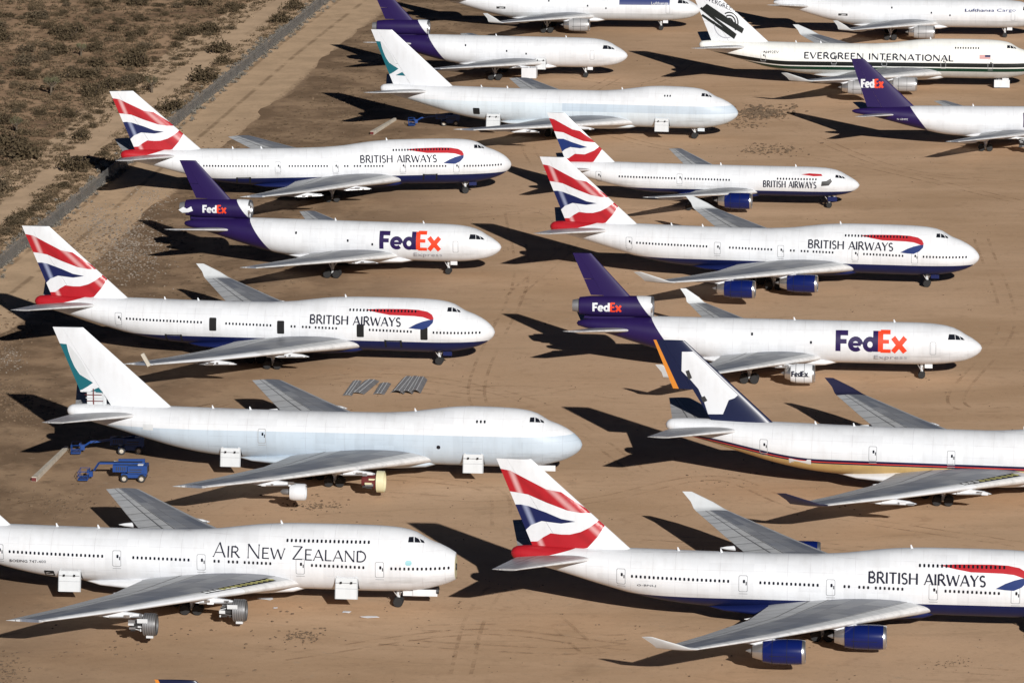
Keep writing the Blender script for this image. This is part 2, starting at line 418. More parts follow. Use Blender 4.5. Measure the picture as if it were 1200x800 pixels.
def strip(pts, w):
    """polyline -> quads of width w with mitred joints"""
    n = len(pts); L = []; Rr = []
    for i, p in enumerate(pts):
        d0 = Vector(pts[i])-Vector(pts[i-1]) if i else None
        d1 = Vector(pts[i+1])-Vector(p) if i < n-1 else None
        a = (d0 or d1).normalized(); b = (d1 or d0).normalized()
        n0 = Vector((-a.y, a.x)); n1 = Vector((-b.y, b.x)); m = (n0+n1)
        m = m.normalized() if m.length > 1e-4 else n0
        k = w/2/max(.45, m.dot(n0))
        L.append(Vector(p)+m*k); Rr.append(Vector(p)-m*k)
    return [[L[i], L[i+1], Rr[i+1], Rr[i]] for i in range(n-1)]
def lettering(text, s0, z0, h, weight, stretch=1., gap=.08, serif=0., mats=None, small=None, slope=0., rot=None):
    """polygons in (s, z), text running towards the nose (decreasing s) from s0. mats: function char index -> material slot"""
    out = []; x = 0.
    for i, ch in enumerate(text):
        big = small is None or i == 0 or text[i-1] == ' '
        k = h if big else h*small
        w, st = GL[ch]
        for pts, wt in st:
            vert = len(pts) == 2 and abs(pts[0][0]-pts[1][0]) < .01
            segs = strip([(p[0]*k*stretch, p[1]*k) for p in pts], weight*h*wt)
            if serif and len(pts) == 2 and abs(pts[0][1]-pts[1][1]) > .35:
                for e in pts:
                    if (ch, e) in ((('A'), (.37, 1)),) : continue
                    zz = e[1]*k + (-.03 if e[1] > .5 else .03)*h
                    segs.append([Vector((e[0]*k*stretch-serif*h, zz-.03*h)), Vector((e[0]*k*stretch+serif*h, zz-.03*h)), Vector((e[0]*k*stretch+serif*h, zz+.03*h)), Vector((e[0]*k*stretch-serif*h, zz+.03*h))])
            for sg in segs:
                q = [(x+p.x, p.y) for p in sg]
                if rot: q = [(a*math.cos(rot)-b*math.sin(rot), a*math.sin(rot)+b*math.cos(rot)) for a, b in q]
                out.append(([(s0-a, z0+b+slope*a) for a, b in q], mats(i) if mats else 0))
        x += (w*stretch+gap)*k
    return out, x
def fit_letter(text, s0, s1, *a, **k):
    """stretch lettering so that it spans s0..s1"""
    st = 1.
    for _ in range(6):
        _, w = lettering(text, s0, *a, stretch=st, **k); st *= (s0-s1)/w
    return lettering(text, s0, *a, stretch=st, **k)[0]
def plain_text(body, s0, s1, z0, h):
    """small print with the built-in face, as polygons (s, z)"""
    cu = bpy.data.curves.new('print', 'FONT'); cu.body = body; cu.resolution_u = 2
    ob = bpy.data.objects.new('print', cu); COL.objects.link(ob)
    bpy.context.view_layer.update()
    me = bpy.data.meshes.new_from_object(ob.evaluated_get(bpy.context.evaluated_depsgraph_get()))
    xs = [v.co.x for v in me.vertices]; ys = [v.co.y for v in me.vertices]
    kx = (s0-s1)/(max(xs)-min(xs)); ky = h/(max(ys)-min(0, min(ys)))
    out = [([(s0-(me.vertices[i].co.x-min(xs))*kx, z0+me.vertices[i].co.y*ky) for i in p.vertices], 0) for p in me.polygons]
    bpy.data.objects.remove(ob); bpy.data.meshes.remove(me); bpy.data.curves.remove(cu)
    return out

# ------------------------------------------------------------------ aircraft parts
def wheel(parent, c, r, w, name='wheel'):
    key = ('wheel', r, w)
    if key not in _M:
        b = MB()
        b.lathe([(-w/2, r*.55), (-w/2, r*.88), (-w*.32, r), (w*.32, r), (w/2, r*.88), (w/2, r*.55)], n=22, axis='y', mat=0)
        b.lathe([(-w*.42, r*.12), (-w*.42, r*.5), (-w*.3, r*.57), (w*.3, r*.57), (w*.42, r*.5), (w*.42, r*.12)], n=22, axis='y', mat=1)
        _M[key] = b.mesh('wheel', [M_black, M_lgrey])
    o = link(name, _M[key], parent); o.location = c; return o
def gear(root, sref, s, y, ztop, r, w, track, axles, name, doors=True):
    b = MB()
    b.tube((sref-s, y, r), (sref-s, y, ztop), .20, .26, 12, 0)
    b.tube((sref-s-.9, y-.25, ztop), (sref-s, y-.15, r+.5), .07, .07, 8, 1); b.box((sref-s+.22, y, r+1.0), (.18, .5, .35), 1)
    b.tube((sref-s, y, r+.1), (sref-s+.0, y, r+1.0), .12, .12, 10, 1)
    b.tube((sref-s+1.4, y, ztop), (sref-s, y, r+.9), .09, .09, 8, 0)
    b.tube((sref-s, y-track/2-.1, r), (sref-s, y+track/2+.1, r), .09, .09, 8, 1) if axles == 1 else None
    if axles == 2:
        b.box((sref-s, y, r), (1.5, .3, .28), 1)
        for dx in (-.74, .74): b.tube((sref-s+dx, y-track/2-.05, r), (sref-s+dx, y+track/2+.05, r), .08, .08, 8, 1)
    g = b.build(name, [M_lgrey, M_metal], root)
    for dx in ((0,) if axles == 1 else (-.74, .74)):
        for dy in (-track/2, track/2): wheel(g, (sref-s+dx, y+dy, r), r, w)
    return g
def box_part(name, root, c, d, mat, rot=None): return MB().box(c, d, 0, rot).build(name, mat, root, smooth=False)

def nacelle(root, sref, s0, y, z, L, r, mat, bare=False, style='full', lip=M_metal, tail=M_metal):
    """engine with cowl > intake lip, fan, exhaust nozzle"""
    c = (sref-s0, y, z)
    if style == 'full':
        e = MB().lathe([(.36, r*.965), (.9, r*1.0), (L*.35, r*1.0), (L*.62, r*.985), (L*.80, r*.87), (L*.805, r*.80), (L*.5, r*.80)], c, 32, 0, cap0=False, cap1=False).build('engine', [mat], root)
        q = MB()
        for u in (.34, .62): q.lathe([(L*u, r*1.001), (L*u, r*1.006), (L*u+.05, r*1.006), (L*u+.05, r*1.001)], c, 32, 0, cap0=False, cap1=False)
        q.box((c[0]-L*.42, c[1]+(-1 if y < 0 else 1)*r*.985, c[2]-.12*r), (L*.5, .05, .05), 0)
        q.build('cowl_seam', [M_void], e)
        MB().lathe([(1.0, r*.74), (.35, r*.76), (.06, r*.83), (0, r*.885), (.07, r*.93), (.362, r*.966)], c, 32, 0, cap0=False, cap1=False).build('intake_lip', [lip], e)
        MB().lathe([(L*.6, r*.76), (L*.80, r*.74), (L*.92, r*.62), (L*1.0, r*.52), (L*1.0, r*.46), (L*.8, r*.46)], c, 28, 0, cap0=True).build('exhaust_nozzle', [tail], e)
        MB().lathe([(L*.8, r*.3), (L*1.04, r*.2), (L*1.13, r*.03)], c, 20, 0).build('tail_cone', [M_steel], e)
        f = MB().lathe([(1.02, r*.76), (1.0, r*.755)], c, 28, 0)
        for k in range(24):
            a = 2*math.pi*k/24
            u = Vector((0, math.cos(a), math.sin(a))); w = Vector((0, -math.sin(a), math.cos(a)))
            p = Vector(c)
            f.add([p+u*r*.2+Vector((-.86, 0, 0)), p+u*r*.74+w*.12+Vector((-.80, 0, 0)), p+u*r*.74-w*.08+Vector((-.95, 0, 0)), p+u*r*.2-w*.05+Vector((-.95, 0, 0))], [(0, 1, 2, 3)], 1)
        f.build('fan', [M_void, M_steel], e)
        MB().lathe([(.5, .02), (.6, r*.1), (.85, r*.22), (1.0, r*.25)], c, 16, 0).build('spinner', [M_dark], e)
        return e
    if style == 'fancase':
        L = L*.82     # stripped: only a short fan case ring and a bare core are left
        e = MB().lathe([(0, r*.80), (0, r*.86), (.15, r*.9), (L*.30, r*.88), (L*.30, r*.78), (0, r*.76)], c, 28, 0, cap0=False, cap1=False).build('engine', [mat], root)
        MB().lathe([(.25, r*.77), (.3, r*.5), (L*.3, r*.42), (L*.55, r*.36), (L*.62, r*.2)], c, 24, 0).build('engine_core', [M_dark], e)
        q = MB()
        for k in range(16):
            t = random.uniform(0, 6.28); x0 = random.uniform(.25, .6)*L
            q.box((c[0]-x0, c[1]+r*.5*math.cos(t), c[2]+r*.5*math.sin(t)), (random.uniform(.2, .9), random.uniform(.1, .3), random.uniform(.1, .4)), k % 3)
        for k in range(5):
            t = random.uniform(0, 6.28); q.tube((c[0]-L*.25, c[1]+r*.6*math.cos(t), c[2]+r*.6*math.sin(t)), (c[0]-L*.62, c[1]+r*.35*math.cos(t+.6), c[2]+r*.35*math.sin(t+.6)), .05, .05, 6, k % 3)
        q.box((c[0]-L*.16, c[1]-.2, c[2]-r*.95), (.8, .5, .3), 2); q.box((c[0]-L*.3, c[1]-r*.8, c[2]+r*.5), (1.2, .1, .5), 2)
        q.build('accessory', [M_dark, M_steel, M_lgrey], e, smooth=False)
        for k in range(5):
            MB().lathe([(L*(.05+k*.055), r*.885), (L*(.05+k*.055), r*.925), (L*(.075+k*.055), r*.925), (L*(.075+k*.055), r*.885)], c, 24, 0, cap0=False, cap1=False).build('cowl_rib', [M_steel], e)
        return e
    if style == 'open':        # cowl doors gone, broken cream fan cowl in front, red innards
        e = MB().lathe([(.0, r*.93), (.05, r*.98), (1.0, r*1.0), (1.0, r*.9), (.0, r*.88)], c, 26, 0, cap0=False, cap1=False).build('engine', [M_cream], root)
        MB().lathe([(.5, r*.86), (1.0, r*.8), (1.6, r*.62), (2.6, r*.55), (3.0, r*.4)], c, 22, 0).build('engine_core', [M_rust], e)
        b = MB()
        for k in range(14):
            a = random.uniform(0, 6.28); x0 = random.uniform(.9, 2.2)
            b.box((c[0]-x0-.4, c[1]+r*.68*math.cos(a), c[2]+r*.68*math.sin(a)), (random.uniform(.3, 1.1), random.uniform(.08, .3), random.uniform(.08, .35)), k % 3)
        b.build('accessory', [M_dark, M_steel, M_cream], e, smooth=False)
        return e
    if style == 'ring':
        e = MB().lathe([(.0, r*.62), (.0, r*.70), (.2, r*.76), (1.5, r*.78), (2.0, r*.7), (2.0, r*.6), (.2, r*.58)], c, 26, 0, cap0=False, cap1=False).build('engine', [M_white], root)
        MB().lathe([(.45, r*.6), (.6, r*.2), (2.0, r*.3), (3.0, r*.25), (3.3, .1)], c, 20, 0).build('engine_core', [M_steel], e)
        return e
def pylon(root, sref, s0, y, zt, zb, L, mat=M_white, bare=False):
    """thin strut that carries an engine under and ahead of the wing"""
    b = MB(); h = zt-zb
    prof = [(0, zb+.25*h), (.12*L, zb+.62*h), (.42*L, zt-.05), (.75*L, zt+.02), (1.0*L, zt-.30), (1.12*L, zt-.62), (.85*L, zb+.28*h), (.6*L, zb+.02), (.25*L, zb)]
    v = []
    for k, tw in ((0, 1), (1, 1)):
        for i, (a, z) in enumerate(prof):
            th = .22 if 1 < i < 8 else .12
            v.append((sref-s0-a, y+(-1 if k else 1)*th, z))
    n = len(prof)
    b.add(v, [tuple(range(n)), tuple(range(2*n-1, n-1, -1))]+[(i, n+i, n+(i+1) % n, (i+1) % n) for i in range(n)], 0)
    p = b.build('pylon', [mat], root, angle=25)
    if bare:
        q = MB()
        for k in range(6): q.box((sref-s0-random.uniform(.5, L*.8), y-.3, zb+h*random.uniform(.15, .6)), (random.uniform(.2, .9), .16, random.uniform(.1, .35)), k % 3)
        q.tube((sref-s0-.3, y-.25, zb+.2), (sref-s0-L*.6, y-.25, zb+.05), .1, .1, 8, 1)
        q.build('engine_mount', [M_steel, M_metal, M_white], p, smooth=False)
    return p

class Wing:
    """planform with helper to find points on it"""
    def __init__(s, pts): s.p = pts         # (y, sLE, sTE, zLE, t/c)
    def at(s, y):
        for a, b in zip(s.p[:-1], s.p[1:]):
            if y <= b[0] or b is s.p[-1]:
                t = (y-a[0])/(b[0]-a[0]); return tuple(a[i]+(b[i]-a[i])*t for i in range(5))
    def secs(s): return [(a[1], a[0], a[3], a[2]-a[1], a[4], (0, 1)) for a in s.p]
def make_wing(root, w, sref, sd, mat, winglet=None, tip_white=True, missing=None, canoes=(), stripped=False, wl_mat=None, key=None):
    k = ('wing', key, sd)
    if k not in _M: _M[k] = foil(w.secs(), sref, [mat], sd, name='wing', sub=5)
    wo = link('wing', _M[k], root)
    if winglet:
        y, sl, ste, z, tc = w.p[-1]; c = ste-sl
        ww = winglet   # (dy, dz, ds, tip chord)
        k2 = ('winglet', key, sd, (wl_mat or M_lgrey).name)
        if k2 not in _M:
            _M[k2] = foil([(sl+.02, y+.004, z, c, .09, (0, 1)), (sl+.10*ww[2]+.3, y+.28*ww[0], z+.10*ww[1], c*.9, .085, (-.35, 1)), (sl+.45*ww[2], y+.6*ww[0], z+.45*ww[1], c*.66, .08, (-.85, .9)), (sl+ww[2], y+ww[0], z+ww[1], ww[3], .08, (-1, .55))],
                          sref, [wl_mat or M_lgrey], sd, camber=0, name='winglet', sub=3)
        link('winglet', _M[k2], wo)
    for yy in canoes:
        y, sl, ste, z, tc = w.at(yy); c = ste-sl
        k3 = ('canoe', key, yy, sd)
        if k3 not in _M:
            b = MB(); prof = [(0, .03), (.4, .2), (1.2, .34), (2.6, .36), (3.8, .22), (4.6, .03)]
            b.lathe(prof, (sref-(ste-3.0), sd*y, z-.42-.02*c), 12, 0)
            _M[k3] = b.mesh('flap_track_fairing', [M_white])
        link('flap_track_fairing', _M[k3], wo)
    return wo
def wing_ribs(wo, w, sref, sd, y0, y1, n):
    """open leading edge bay: dark slots and primer coloured ribs between them"""
    for (u0, u1, nm, mt, lift) in ((.045, .115, 'open_bay', M_void, .03), ):
        b = MB(); N = 12
        for i in range(N):
            q = []
            for yy in (y0+(y1-y0)*i/N, y0+(y1-y0)*(i+1)/N):
                y, sl, ste, z, tc = w.at(yy); c = ste-sl
                for u in (u0, u1): q.append((sref-(sl+u*c), sd*y, z+c*(tc*yt(u)+.012*4*u*(1-u))+lift))
            b.add(q, [(0, 1, 3, 2)], 0)
        b.build(nm, [mt], wo, smooth=False)
    for i in range(n):
        yy = y0+(y1-y0)*(i+.5)/n; y, sl, ste, z, tc = w.at(yy); c = ste-sl
        b = MB(); zz = z+c*(tc*yt(.08)+.004)+.05
        b.box((sref-(sl+.08*c), sd*y, zz), (.065*c, .10+.1*(i % 3 == 0), .07), 0)
        b.build('rib', [M_primer if i < n*.7 else M_lgrey], wo, smooth=False)

def fin_foil(root, sref, le0, te0, le1, te1, z0, z1, mat, tc=.10, rud=.70, split=.42, defl=(0, 0), rmats=None, key=None):
    """fixed fin plus upper and lower rudder"""
    def sec(z, nm=(1, 0)):
        t = (z-z0)/(z1-z0); l = le0+(le1-le0)*t; e = te0+(te1-te0)*t
        return (l, 0, z, e-l, tc, nm)
    f = link('fin', foil([sec(z0), sec((z0+z1)/2), sec(z1)], sref, [mat], 1, 0, 0, rud-.004, 'fin', 4), root)
    zs = z0+(z1-z0)*split
    for a, b, dfl, mt in ((z0+.35, zs-.03, defl[0], (rmats or (mat, mat))[0]), (zs+.03, z1-.001, defl[1], (rmats or (mat, mat))[1])):
        if mt is None: continue
        sa, sb = sec(a), sec(b)
        h = [(sa[0]+sa[3]*rud, 0, a), (sb[0]+sb[3]*rud, 0, b)]
        link('rudder', foil([sa, sb], sref, [mt], 1, 0, rud, 1., 'rudder', 4, dfl, h), f)
    def yf(s, z):
        q = sec(z); x = (s-q[0])/q[3]
        x = min(max(x, 0.), 1.)
        for i in range(len(CH)-1):
            if x <= CH[i+1]:
                k = (x-CH[i])/(CH[i+1]-CH[i]); return q[3]*tc*(yt(CH[i])*(1-k)+yt(CH[i+1])*k)
        return 0.
    dl = Vector((le1-le0, z1-z0)).normalized(); dt = Vector((te1-te0, z1-z0)).normalized()
    clips = [((le0, z0), (-dl.y, dl.x)), ((te0, z0), (dt.y, -dt.x)), ((0, z0), (0, -1)), ((0, z1), (0, 1))]
    for x in CH[1:8]:
        a = Vector((le0+x*(te0-le0), z0)); b = Vector((le1+x*(te1-le1), z1)); q = (b-a).normalized()
        clips.append(((a.x, a.y), (-q.y, q.x), True))
    return f, yf, clips

def door(fus, F, s, z, w=1.07, h=1.93, opened=False, win=True):
    k = (F.name, id(F), s, z, opened)
    if opened:
        return decal('open_door', [(rrect(s, z, w, h, .1), 0)], F.y, F.sref, [M_void], fus, .012, .3, cache=('od',)+k)
    P = rrect(s, z, w, h, .12); Q = rrect(s, z, w-.16, h-.16, .12)
    polys = [([P[i], P[(i+1) % 8], Q[(i+1) % 8], Q[i]], 0) for i in range(8)]
    if win: polys += [(rrect(s-.1, z+.28, .26, .4), 1), (rect(s-.42, s-.30, z-.15, z+.25), 1), (rect(s-.5, s+.5, z-h/2-.28, z-h/2-.2), 0)]
    return decal('door', polys, F.y, F.sref, [M_line, M_glass], fus, .012, .3, cache=('d',)+k, layer=.0003)
def windows(fus, F, s0, s1, zf, pitch=.508, w=.25, h=.36, skip=()):
    n = int(round((s0-s1)/pitch))
    for i in range(n+1):
        s = s0-i*pitch
        decal('window', [(rrect(s, zf(s), w, h), 0)], F.y, F.sref, [M_glass], fus, .022, .2, cache=('w', id(F), round(s, 2)))
def antenna(root, F, s, h=.42):
    z = F.zt(s)
    b = MB(); b.add([(F.sref-s+.2, .03, z-.05), (F.sref-s-.12, .03, z-.05), (F.sref-s-.16, .02, z+h), (F.sref-s-.04, .02, z+h), (F.sref-s+.2, -.03, z-.05), (F.sref-s-.12, -.03, z-.05), (F.sref-s-.16, -.02, z+h), (F.sref-s-.04, -.02, z+h)],
        [(0, 1, 2, 3), (7, 6, 5, 4), (0, 3, 7, 4), (1, 5, 6, 2), (3, 2, 6, 7)], 0)
    b.build('antenna', [M_white], root, smooth=False)
def cargo_door(root, F, s, w=2.7, zt=4.15, zb=1.75, k=0):
    """lower hold door hanging open outboard of a dark hold"""
    decal('cargo_hold', [(rect(s-w/2, s+w/2, zb+.75, zt-.12), 0)], F.y, F.sref, [M_void], root, .012, .25, cache=('hold', id(F), s))
    y0 = -F.y(s, zt)-.10; y1 = y0-.55
    rot = Matrix.Rotation(math.atan2(y0-y1, zt-zb), 3, 'X').inverted()
    b = MB(); c = Vector((F.sref-s, (y0+y1)/2, (zt+zb)/2))
    b.box(c, (w, .12, math.hypot(zt-zb, y0-y1)), 0, rot)
    o = b.build('cargo_door', [M_lgrey], root, smooth=False)
    q = MB()
    for dx in (-.62, .62): q.box(c+Vector((dx, -.075-.16, .78)), (.24, .05, .24), 0, rot)
    q.build('door_latch', [M_void], o, smooth=False)
    q = MB(); hh = math.hypot(zt-zb, y0-y1)
    for k in (-.30, .0, .30): q.box(c+Vector((0, -.07-.23*k*hh/2.4*1., k*hh)), (w*.92, .03, .045), 0, rot)
    for dx in (-w/2+.06, w/2-.06): q.box(c+Vector((dx, -.065, 0)), (.07, .05, hh*.98), 0, rot)
    q.build('door_frame', [M_line], o, smooth=False)
    q = MB()
    for dx in (-w/2+.25, w/2-.25): q.box(Vector((F.sref-s+dx, y0-.02, zt+.05)), (.22, .16, .16), 0)
    q.build('hinge', [M_lgrey], o, smooth=False)

# ------------------------------------------------------------------ the jumbo
JW = Wing([(0, 17.6, 38.2, 3.0, .115), (3.2, 20.4, 38.4, 3.2, .115), (12.0, 28.3, 40.2, 4.0, .10), (21.0, 36.5, 44.6, 4.75, .09), (29.8, 44.6, 48.9, 5.7, .085)])
JWL = (2.25, 1.9, 5.0, 1.2)
JDOORS = [(10, 5.25), (19.4, 5.45), (31.2, 5.65), (41.3, 5.85), (55.5, 6.2)]
zwin = lambda s: 5.35+.0195*(s-10)+.12
BW = [(54.2, 43.0), (39.3, 32.7), (29.6, 28.9), (27.9, 26.9), (26.0, 22.7), (18.0, 12.1), (8.6, 1.9)]
def mask(nt, z, v): return z.lt(v)
def livery_ba(nt, x, y, z):
    s = x*-1.0+33.6
    navy = z.lt(3.92)*s.gt(1.0)
    red = (z-(s*-.24+23.52)).gt(0)*s.gt(59.4)
    return mix(nt, red, mix(nt, navy, WHITE, NAVY), RED)
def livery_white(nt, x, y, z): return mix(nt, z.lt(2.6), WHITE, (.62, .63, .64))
def livery_cx(nt, x, y, z):
    s = x*-1.0+33.6
    return mix(nt, z.lt(6.55)*s.lt(63), WHITE, CXGREY)
def livery_cx_new(nt, x, y, z):
    s = x*-1.0+33.6
    up = z.lt(6.55)*s.lt(63)
    band = up*s.lt(33)*z.gt(5.1)
    return mix(nt, band, mix(nt, up, WHITE, (.60, .665, .72)), CXGREY)
def livery_sq(nt, x, y, z):
    s = x*-1.0+33.6
    q = ramp(nt, s, 48, 67, 0, 1); zc = q*2.3 + 4.85
    d = zc - z
    c = mix(nt, d.gt(0)*d.lt(.32), WHITE, (.008, .012, .055))
    c = mix(nt, d.gt(.32)*d.lt(.44), c, ORANGE)
    c = mix(nt, d.gt(.44)*d.lt(.62), c, (.008, .012, .055))
    return mix(nt, d.gt(.62)*d.lt(2.35), c, (.58, .40, .17))
def livery_ev(nt, x, y, z):
    s = x*-1.0+33.6
    q = ramp(nt, s, 50, 68, 0, 1); d = q*1.5+5.40 - z
    c = mix(nt, d.gt(0)*d.lt(.85), (.80, .80, .77), (.008, .010, .010))
    c = mix(nt, d.gt(1.07)*d.lt(1.75), c, (.006, .040, .022))
    return mix(nt, d.gt(1.75), c, (.52, .53, .52))
def bx6(pts): return [(66.2-(x-180)/28.5, 19.3-(y-25)/28.7) for x, y in pts]

def jumbo(name, px, label, cat, group, F, livery, wl=(True, True), engines='full', eng_mat=None, fin_mat=M_white, tail=None, yaw=0., doors_open=(), far_eng=True, cut=None,
          wl_mat=None, pax=True, cargo=(), split=.42, strip_le=None, defl=(0, 0), rmats=None, ribs=None, eng_lip=M_metal, upper=True, door_set=True, gear_box=False, ant=(22, 44, 49)):
    sref = F.sref
    nose = Vector((px[0]*100, px[1]*100, 0)); h = Vector((math.cos(px[2]), math.sin(px[2]), 0))
    root = empty(name, nose-h*sref, px[2]); tag(root, label, cat, group)
    key = ('fus', id(F), livery[0], cut)
    if key not in _M: _M[key] = F.mesh(livery[1], cut=cut)
    fus = link('fuselage', _M[key], root)
    if cut:
        b = MB(); zc = F.zc(cut)
        b.lathe([(0, .0), (0, F.w(cut)*.93), (.1, F.w(cut)*.93)], (sref-cut+.03, 0, zc-.05), 28, 0)
        b.lathe([(-.12, .02), (-.12, .4), (.05, .45)], (sref-cut, 0, zc), 16, 1)
        b.build('bulkhead', [M_cream, M_dark], fus)
    # wing to body fairing
    k = ('belly', livery[0])
    if k not in _M:
        b = MB(); rr = []
        for s, w, zb, zt in ((18.5, .3, 2.1, 2.5), (20.5, 2.3, 1.75, 3.0), (24, 3.35, 1.6, 3.6), (30, 3.6, 1.55, 3.85), (36, 3.55, 1.6, 3.7), (40, 3.2, 1.75, 3.2), (43.5, 2.2, 2.0, 2.8), (46, .4, 2.3, 2.6)):
            rr.append([(sref-s, w*math.copysign(abs(math.cos(t))**.75, math.cos(t)), (zb+zt)/2+(zt-zb)/2*math.sin(t)) for t in [2*math.pi*i/32 for i in range(32)]])
        b.rings(rr); _M[k] = b.mesh('belly_fairing', [livery[2]])
    link('belly_fairing', _M[k], root)
    for i, sd in enumerate((-1, 1)):
        wo = make_wing(root, JW, sref, sd, M_wing, JWL if wl[i] else None, canoes=(7.6, 13.5, 19.2), wl_mat=wl_mat, key='jumbo')
        if strip_le and sd == -1:
            o = foil([tuple(q[i] if i != 4 else q[4]*1.03 for i in range(6)) for q in [(lambda e: (e[1]-.02, e[0], e[3], e[2]-e[1], e[4], (0, 1)))(JW.at(yy)) for yy in strip_le]], sref, [M_white], sd, x0=0., x1=.075, name='leading_edge_spar', sub=3); link('leading_edge_spar', o, wo)
        if ribs and sd == -1: wing_ribs(wo, JW, sref, sd, *ribs)
    kk = ('jstab', 0)
    for sd in (-1, 1):
        if ('jstab', sd) not in _M:
            _M[('jstab', sd)] = foil([(57.2, .6, 7.7, 10.2, .10, (0, 1)), (58.9, 1.6, 7.85, 9.0, .095, (0, 1)), (66.7, 11.08, 9.0, 2.9, .085, (0, 1))], sref, [M_stab], sd, 0, name='stabilizer')
        link('stabilizer', _M[('jstab', sd)], root)
    fin, yf, clips = fin_foil(root, sref, 53.9, 65.8, 66.2, 70.3, 8.2, 19.3, fin_mat, defl=defl, rmats=rmats, split=split)
    if tail: tail(fin, yf, clips, sref)
    # engines
    for y, s0, ze in ((11.7, 24.5, 2.35), (21.2, 33.3, 3.15)):
        w = JW.at(y)
        for sd in (-1, 1):
            st = engines if sd == -1 else ('full' if engines == 'full' and far_eng else None)
            if isinstance(st, dict): st = st[y]
            pylon(root, sref, s0+1.0, sd*y, w[3]-.1, ze+.75, 7.4, M_white, bare=st != 'full')
            if st: nacelle(root, sref, s0, sd*y, ze, 5.9, 1.42, eng_mat or M_lgrey, style=st, lip=eng_lip)
    gear(root, sref, 8.2, 0, 2.4, .60, .42, .95, 1, 'nose_gear')
    for y, s in ((5.5, 32.0), (1.9, 35.2)):
        for sd in (-1, 1): gear(root, sref, s, sd*y, 3.0, .62, .44, 1.15, 2, 'main_gear')
    box_part('gear_door', root, (sref-6.9, -.75, 1.8), (1.3, .06, .6), livery[2])
    if gear_box: box_part('gear_cover', root, (sref-7.6, -.9, 1.0), (3.1, .5, 1.5), M_white)
    # cockpit glazing: three panes a side
    for i, q in enumerate(([(6.75, 8.36), (6.10, 8.32), (6.18, 8.84), (6.70, 8.86)], [(6.00, 8.31), (5.32, 8.22), (5.62, 8.60), (6.05, 8.82)], [(5.24, 8.20), (4.86, 8.10), (5.04, 8.33), (5.48, 8.58)])):
        for sd in (-1, 1): decal('cockpit_window', [(q, 0)], F.y, sref, [M_glass], fus, .02, .06, .1, cache=('cw', id(F), i, sd), sides=(sd,))
    if door_set:
        for i, (s, z) in enumerate(JDOORS): door(fus, F, s, z, opened=(i+1) in doors_open)
    if pax:
        for a, b in BW: windows(fus, F, a, b, zwin)
    if upper:
        if upper is True: windows(fus, F, 21.0, 11.2, lambda s: 8.36)
        else: windows(fus, F, upper[0], upper[1], lambda s: 8.36)
    for s in cargo: cargo_door(root, F, s)
    for s in ant: antenna(root, F, s)
    return root, fus

def ba_tail(fin, yf, clips, sref):
    if 'ba_tail' not in _M:
        red1 = bx6([(20, 52), (110, 65), (170, 95), (230, 125), (280, 134), (385, 205), (345, 203), (300, 195), (230, 170), (170, 145), (130, 139), (105, 137), (40, 130)])
        nav = bx6([(60, 186), (145, 181), (170, 185), (230, 205), (280, 225), (328, 233), (280, 241), (215, 235), (180, 250), (158, 272), (100, 300)])
        red2 = bx6([(125, 312), (200, 307), (222, 290), (245, 276), (280, 279), (310, 278), (345, 268), (375, 252), (410, 225), (430, 238), (400, 285), (368, 322), (300, 335), (230, 345), (140, 345)])
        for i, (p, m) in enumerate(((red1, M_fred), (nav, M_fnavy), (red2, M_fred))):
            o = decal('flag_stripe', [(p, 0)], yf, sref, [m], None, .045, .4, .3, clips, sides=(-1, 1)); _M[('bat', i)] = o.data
            bpy.data.objects.remove(o)
        _M['ba_tail'] = True
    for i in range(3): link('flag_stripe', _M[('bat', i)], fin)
RIB_RED = [[(18.8, 8.43), (17, 8.56), (15.1, 8.60), (12.8, 8.62), (10.9, 8.55), (9.6, 8.33), (8.9, 7.95), (8.62, 7.40), (8.9, 7.18), (9.5, 7.38), (10.2, 7.60), (11.5, 7.72), (13.5, 7.76), (15.1, 7.78), (16.8, 8.05)]]
RIB_NAVY = [[(12.3, 6.02), (11.2, 6.62), (10.2, 7.0), (9.4, 7.2), (8.66, 7.30), (8.72, 6.85), (9.3, 6.25), (10.2, 5.85), (11.2, 5.9)]]
def ba_marks(fus, F):
    if ('banm', id(F)) not in _M:
        p = fit_letter('BRITISH AIRWAYS', 26.9, 13.3, 6.34, 1.24, .185, gap=.085, serif=.075, slope=-.010)
        o = decal('airline_name', p, F.y, F.sref, [M_text], None, .035, .25, layer=.0001); _M[('banm', id(F))] = o.data; bpy.data.objects.remove(o)
        o = decal('red_ribbon', [(q, 0) for q in RIB_RED], F.y, F.sref, [paint('ribbon_red', RED, .6, spec=.2)], None, .014, .22, .5); _M[('barr', id(F))] = o.data; bpy.data.objects.remove(o)
        o = decal('blue_ribbon', [(q, 0) for q in RIB_NAVY], F.y, F.sref, [paint('ribbon_navy', (.012, .03, .14), .6, spec=.2)], None, .016, .22, .5); _M[('barn', id(F))] = o.data; bpy.data.objects.remove(o)
    link('airline_name', _M[('banm', id(F))], fus); link('red_ribbon', _M[('barr', id(F))], fus); link('blue_ribbon', _M[('barn', id(F))], fus)

L_BA = ('ba', fuse_mat('paint_white_over_navy', livery_ba), M_navy)
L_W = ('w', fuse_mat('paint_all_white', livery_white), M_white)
L_CX = ('cx', fuse_mat('paint_white_over_grey_blue', livery_cx), paint('grey_blue_paint', CXGREY))
L_CX2 = ('cx2', fuse_mat('paint_white_over_pale_blue', livery_cx_new), paint('pale_blue_paint', (.60, .665, .72)))
L_SQ = ('sq', fuse_mat('paint_white_with_gold_band', livery_sq), M_white)
L_EV = ('ev', fuse_mat('paint_white_with_green_stripes', livery_ev), M_lgrey)

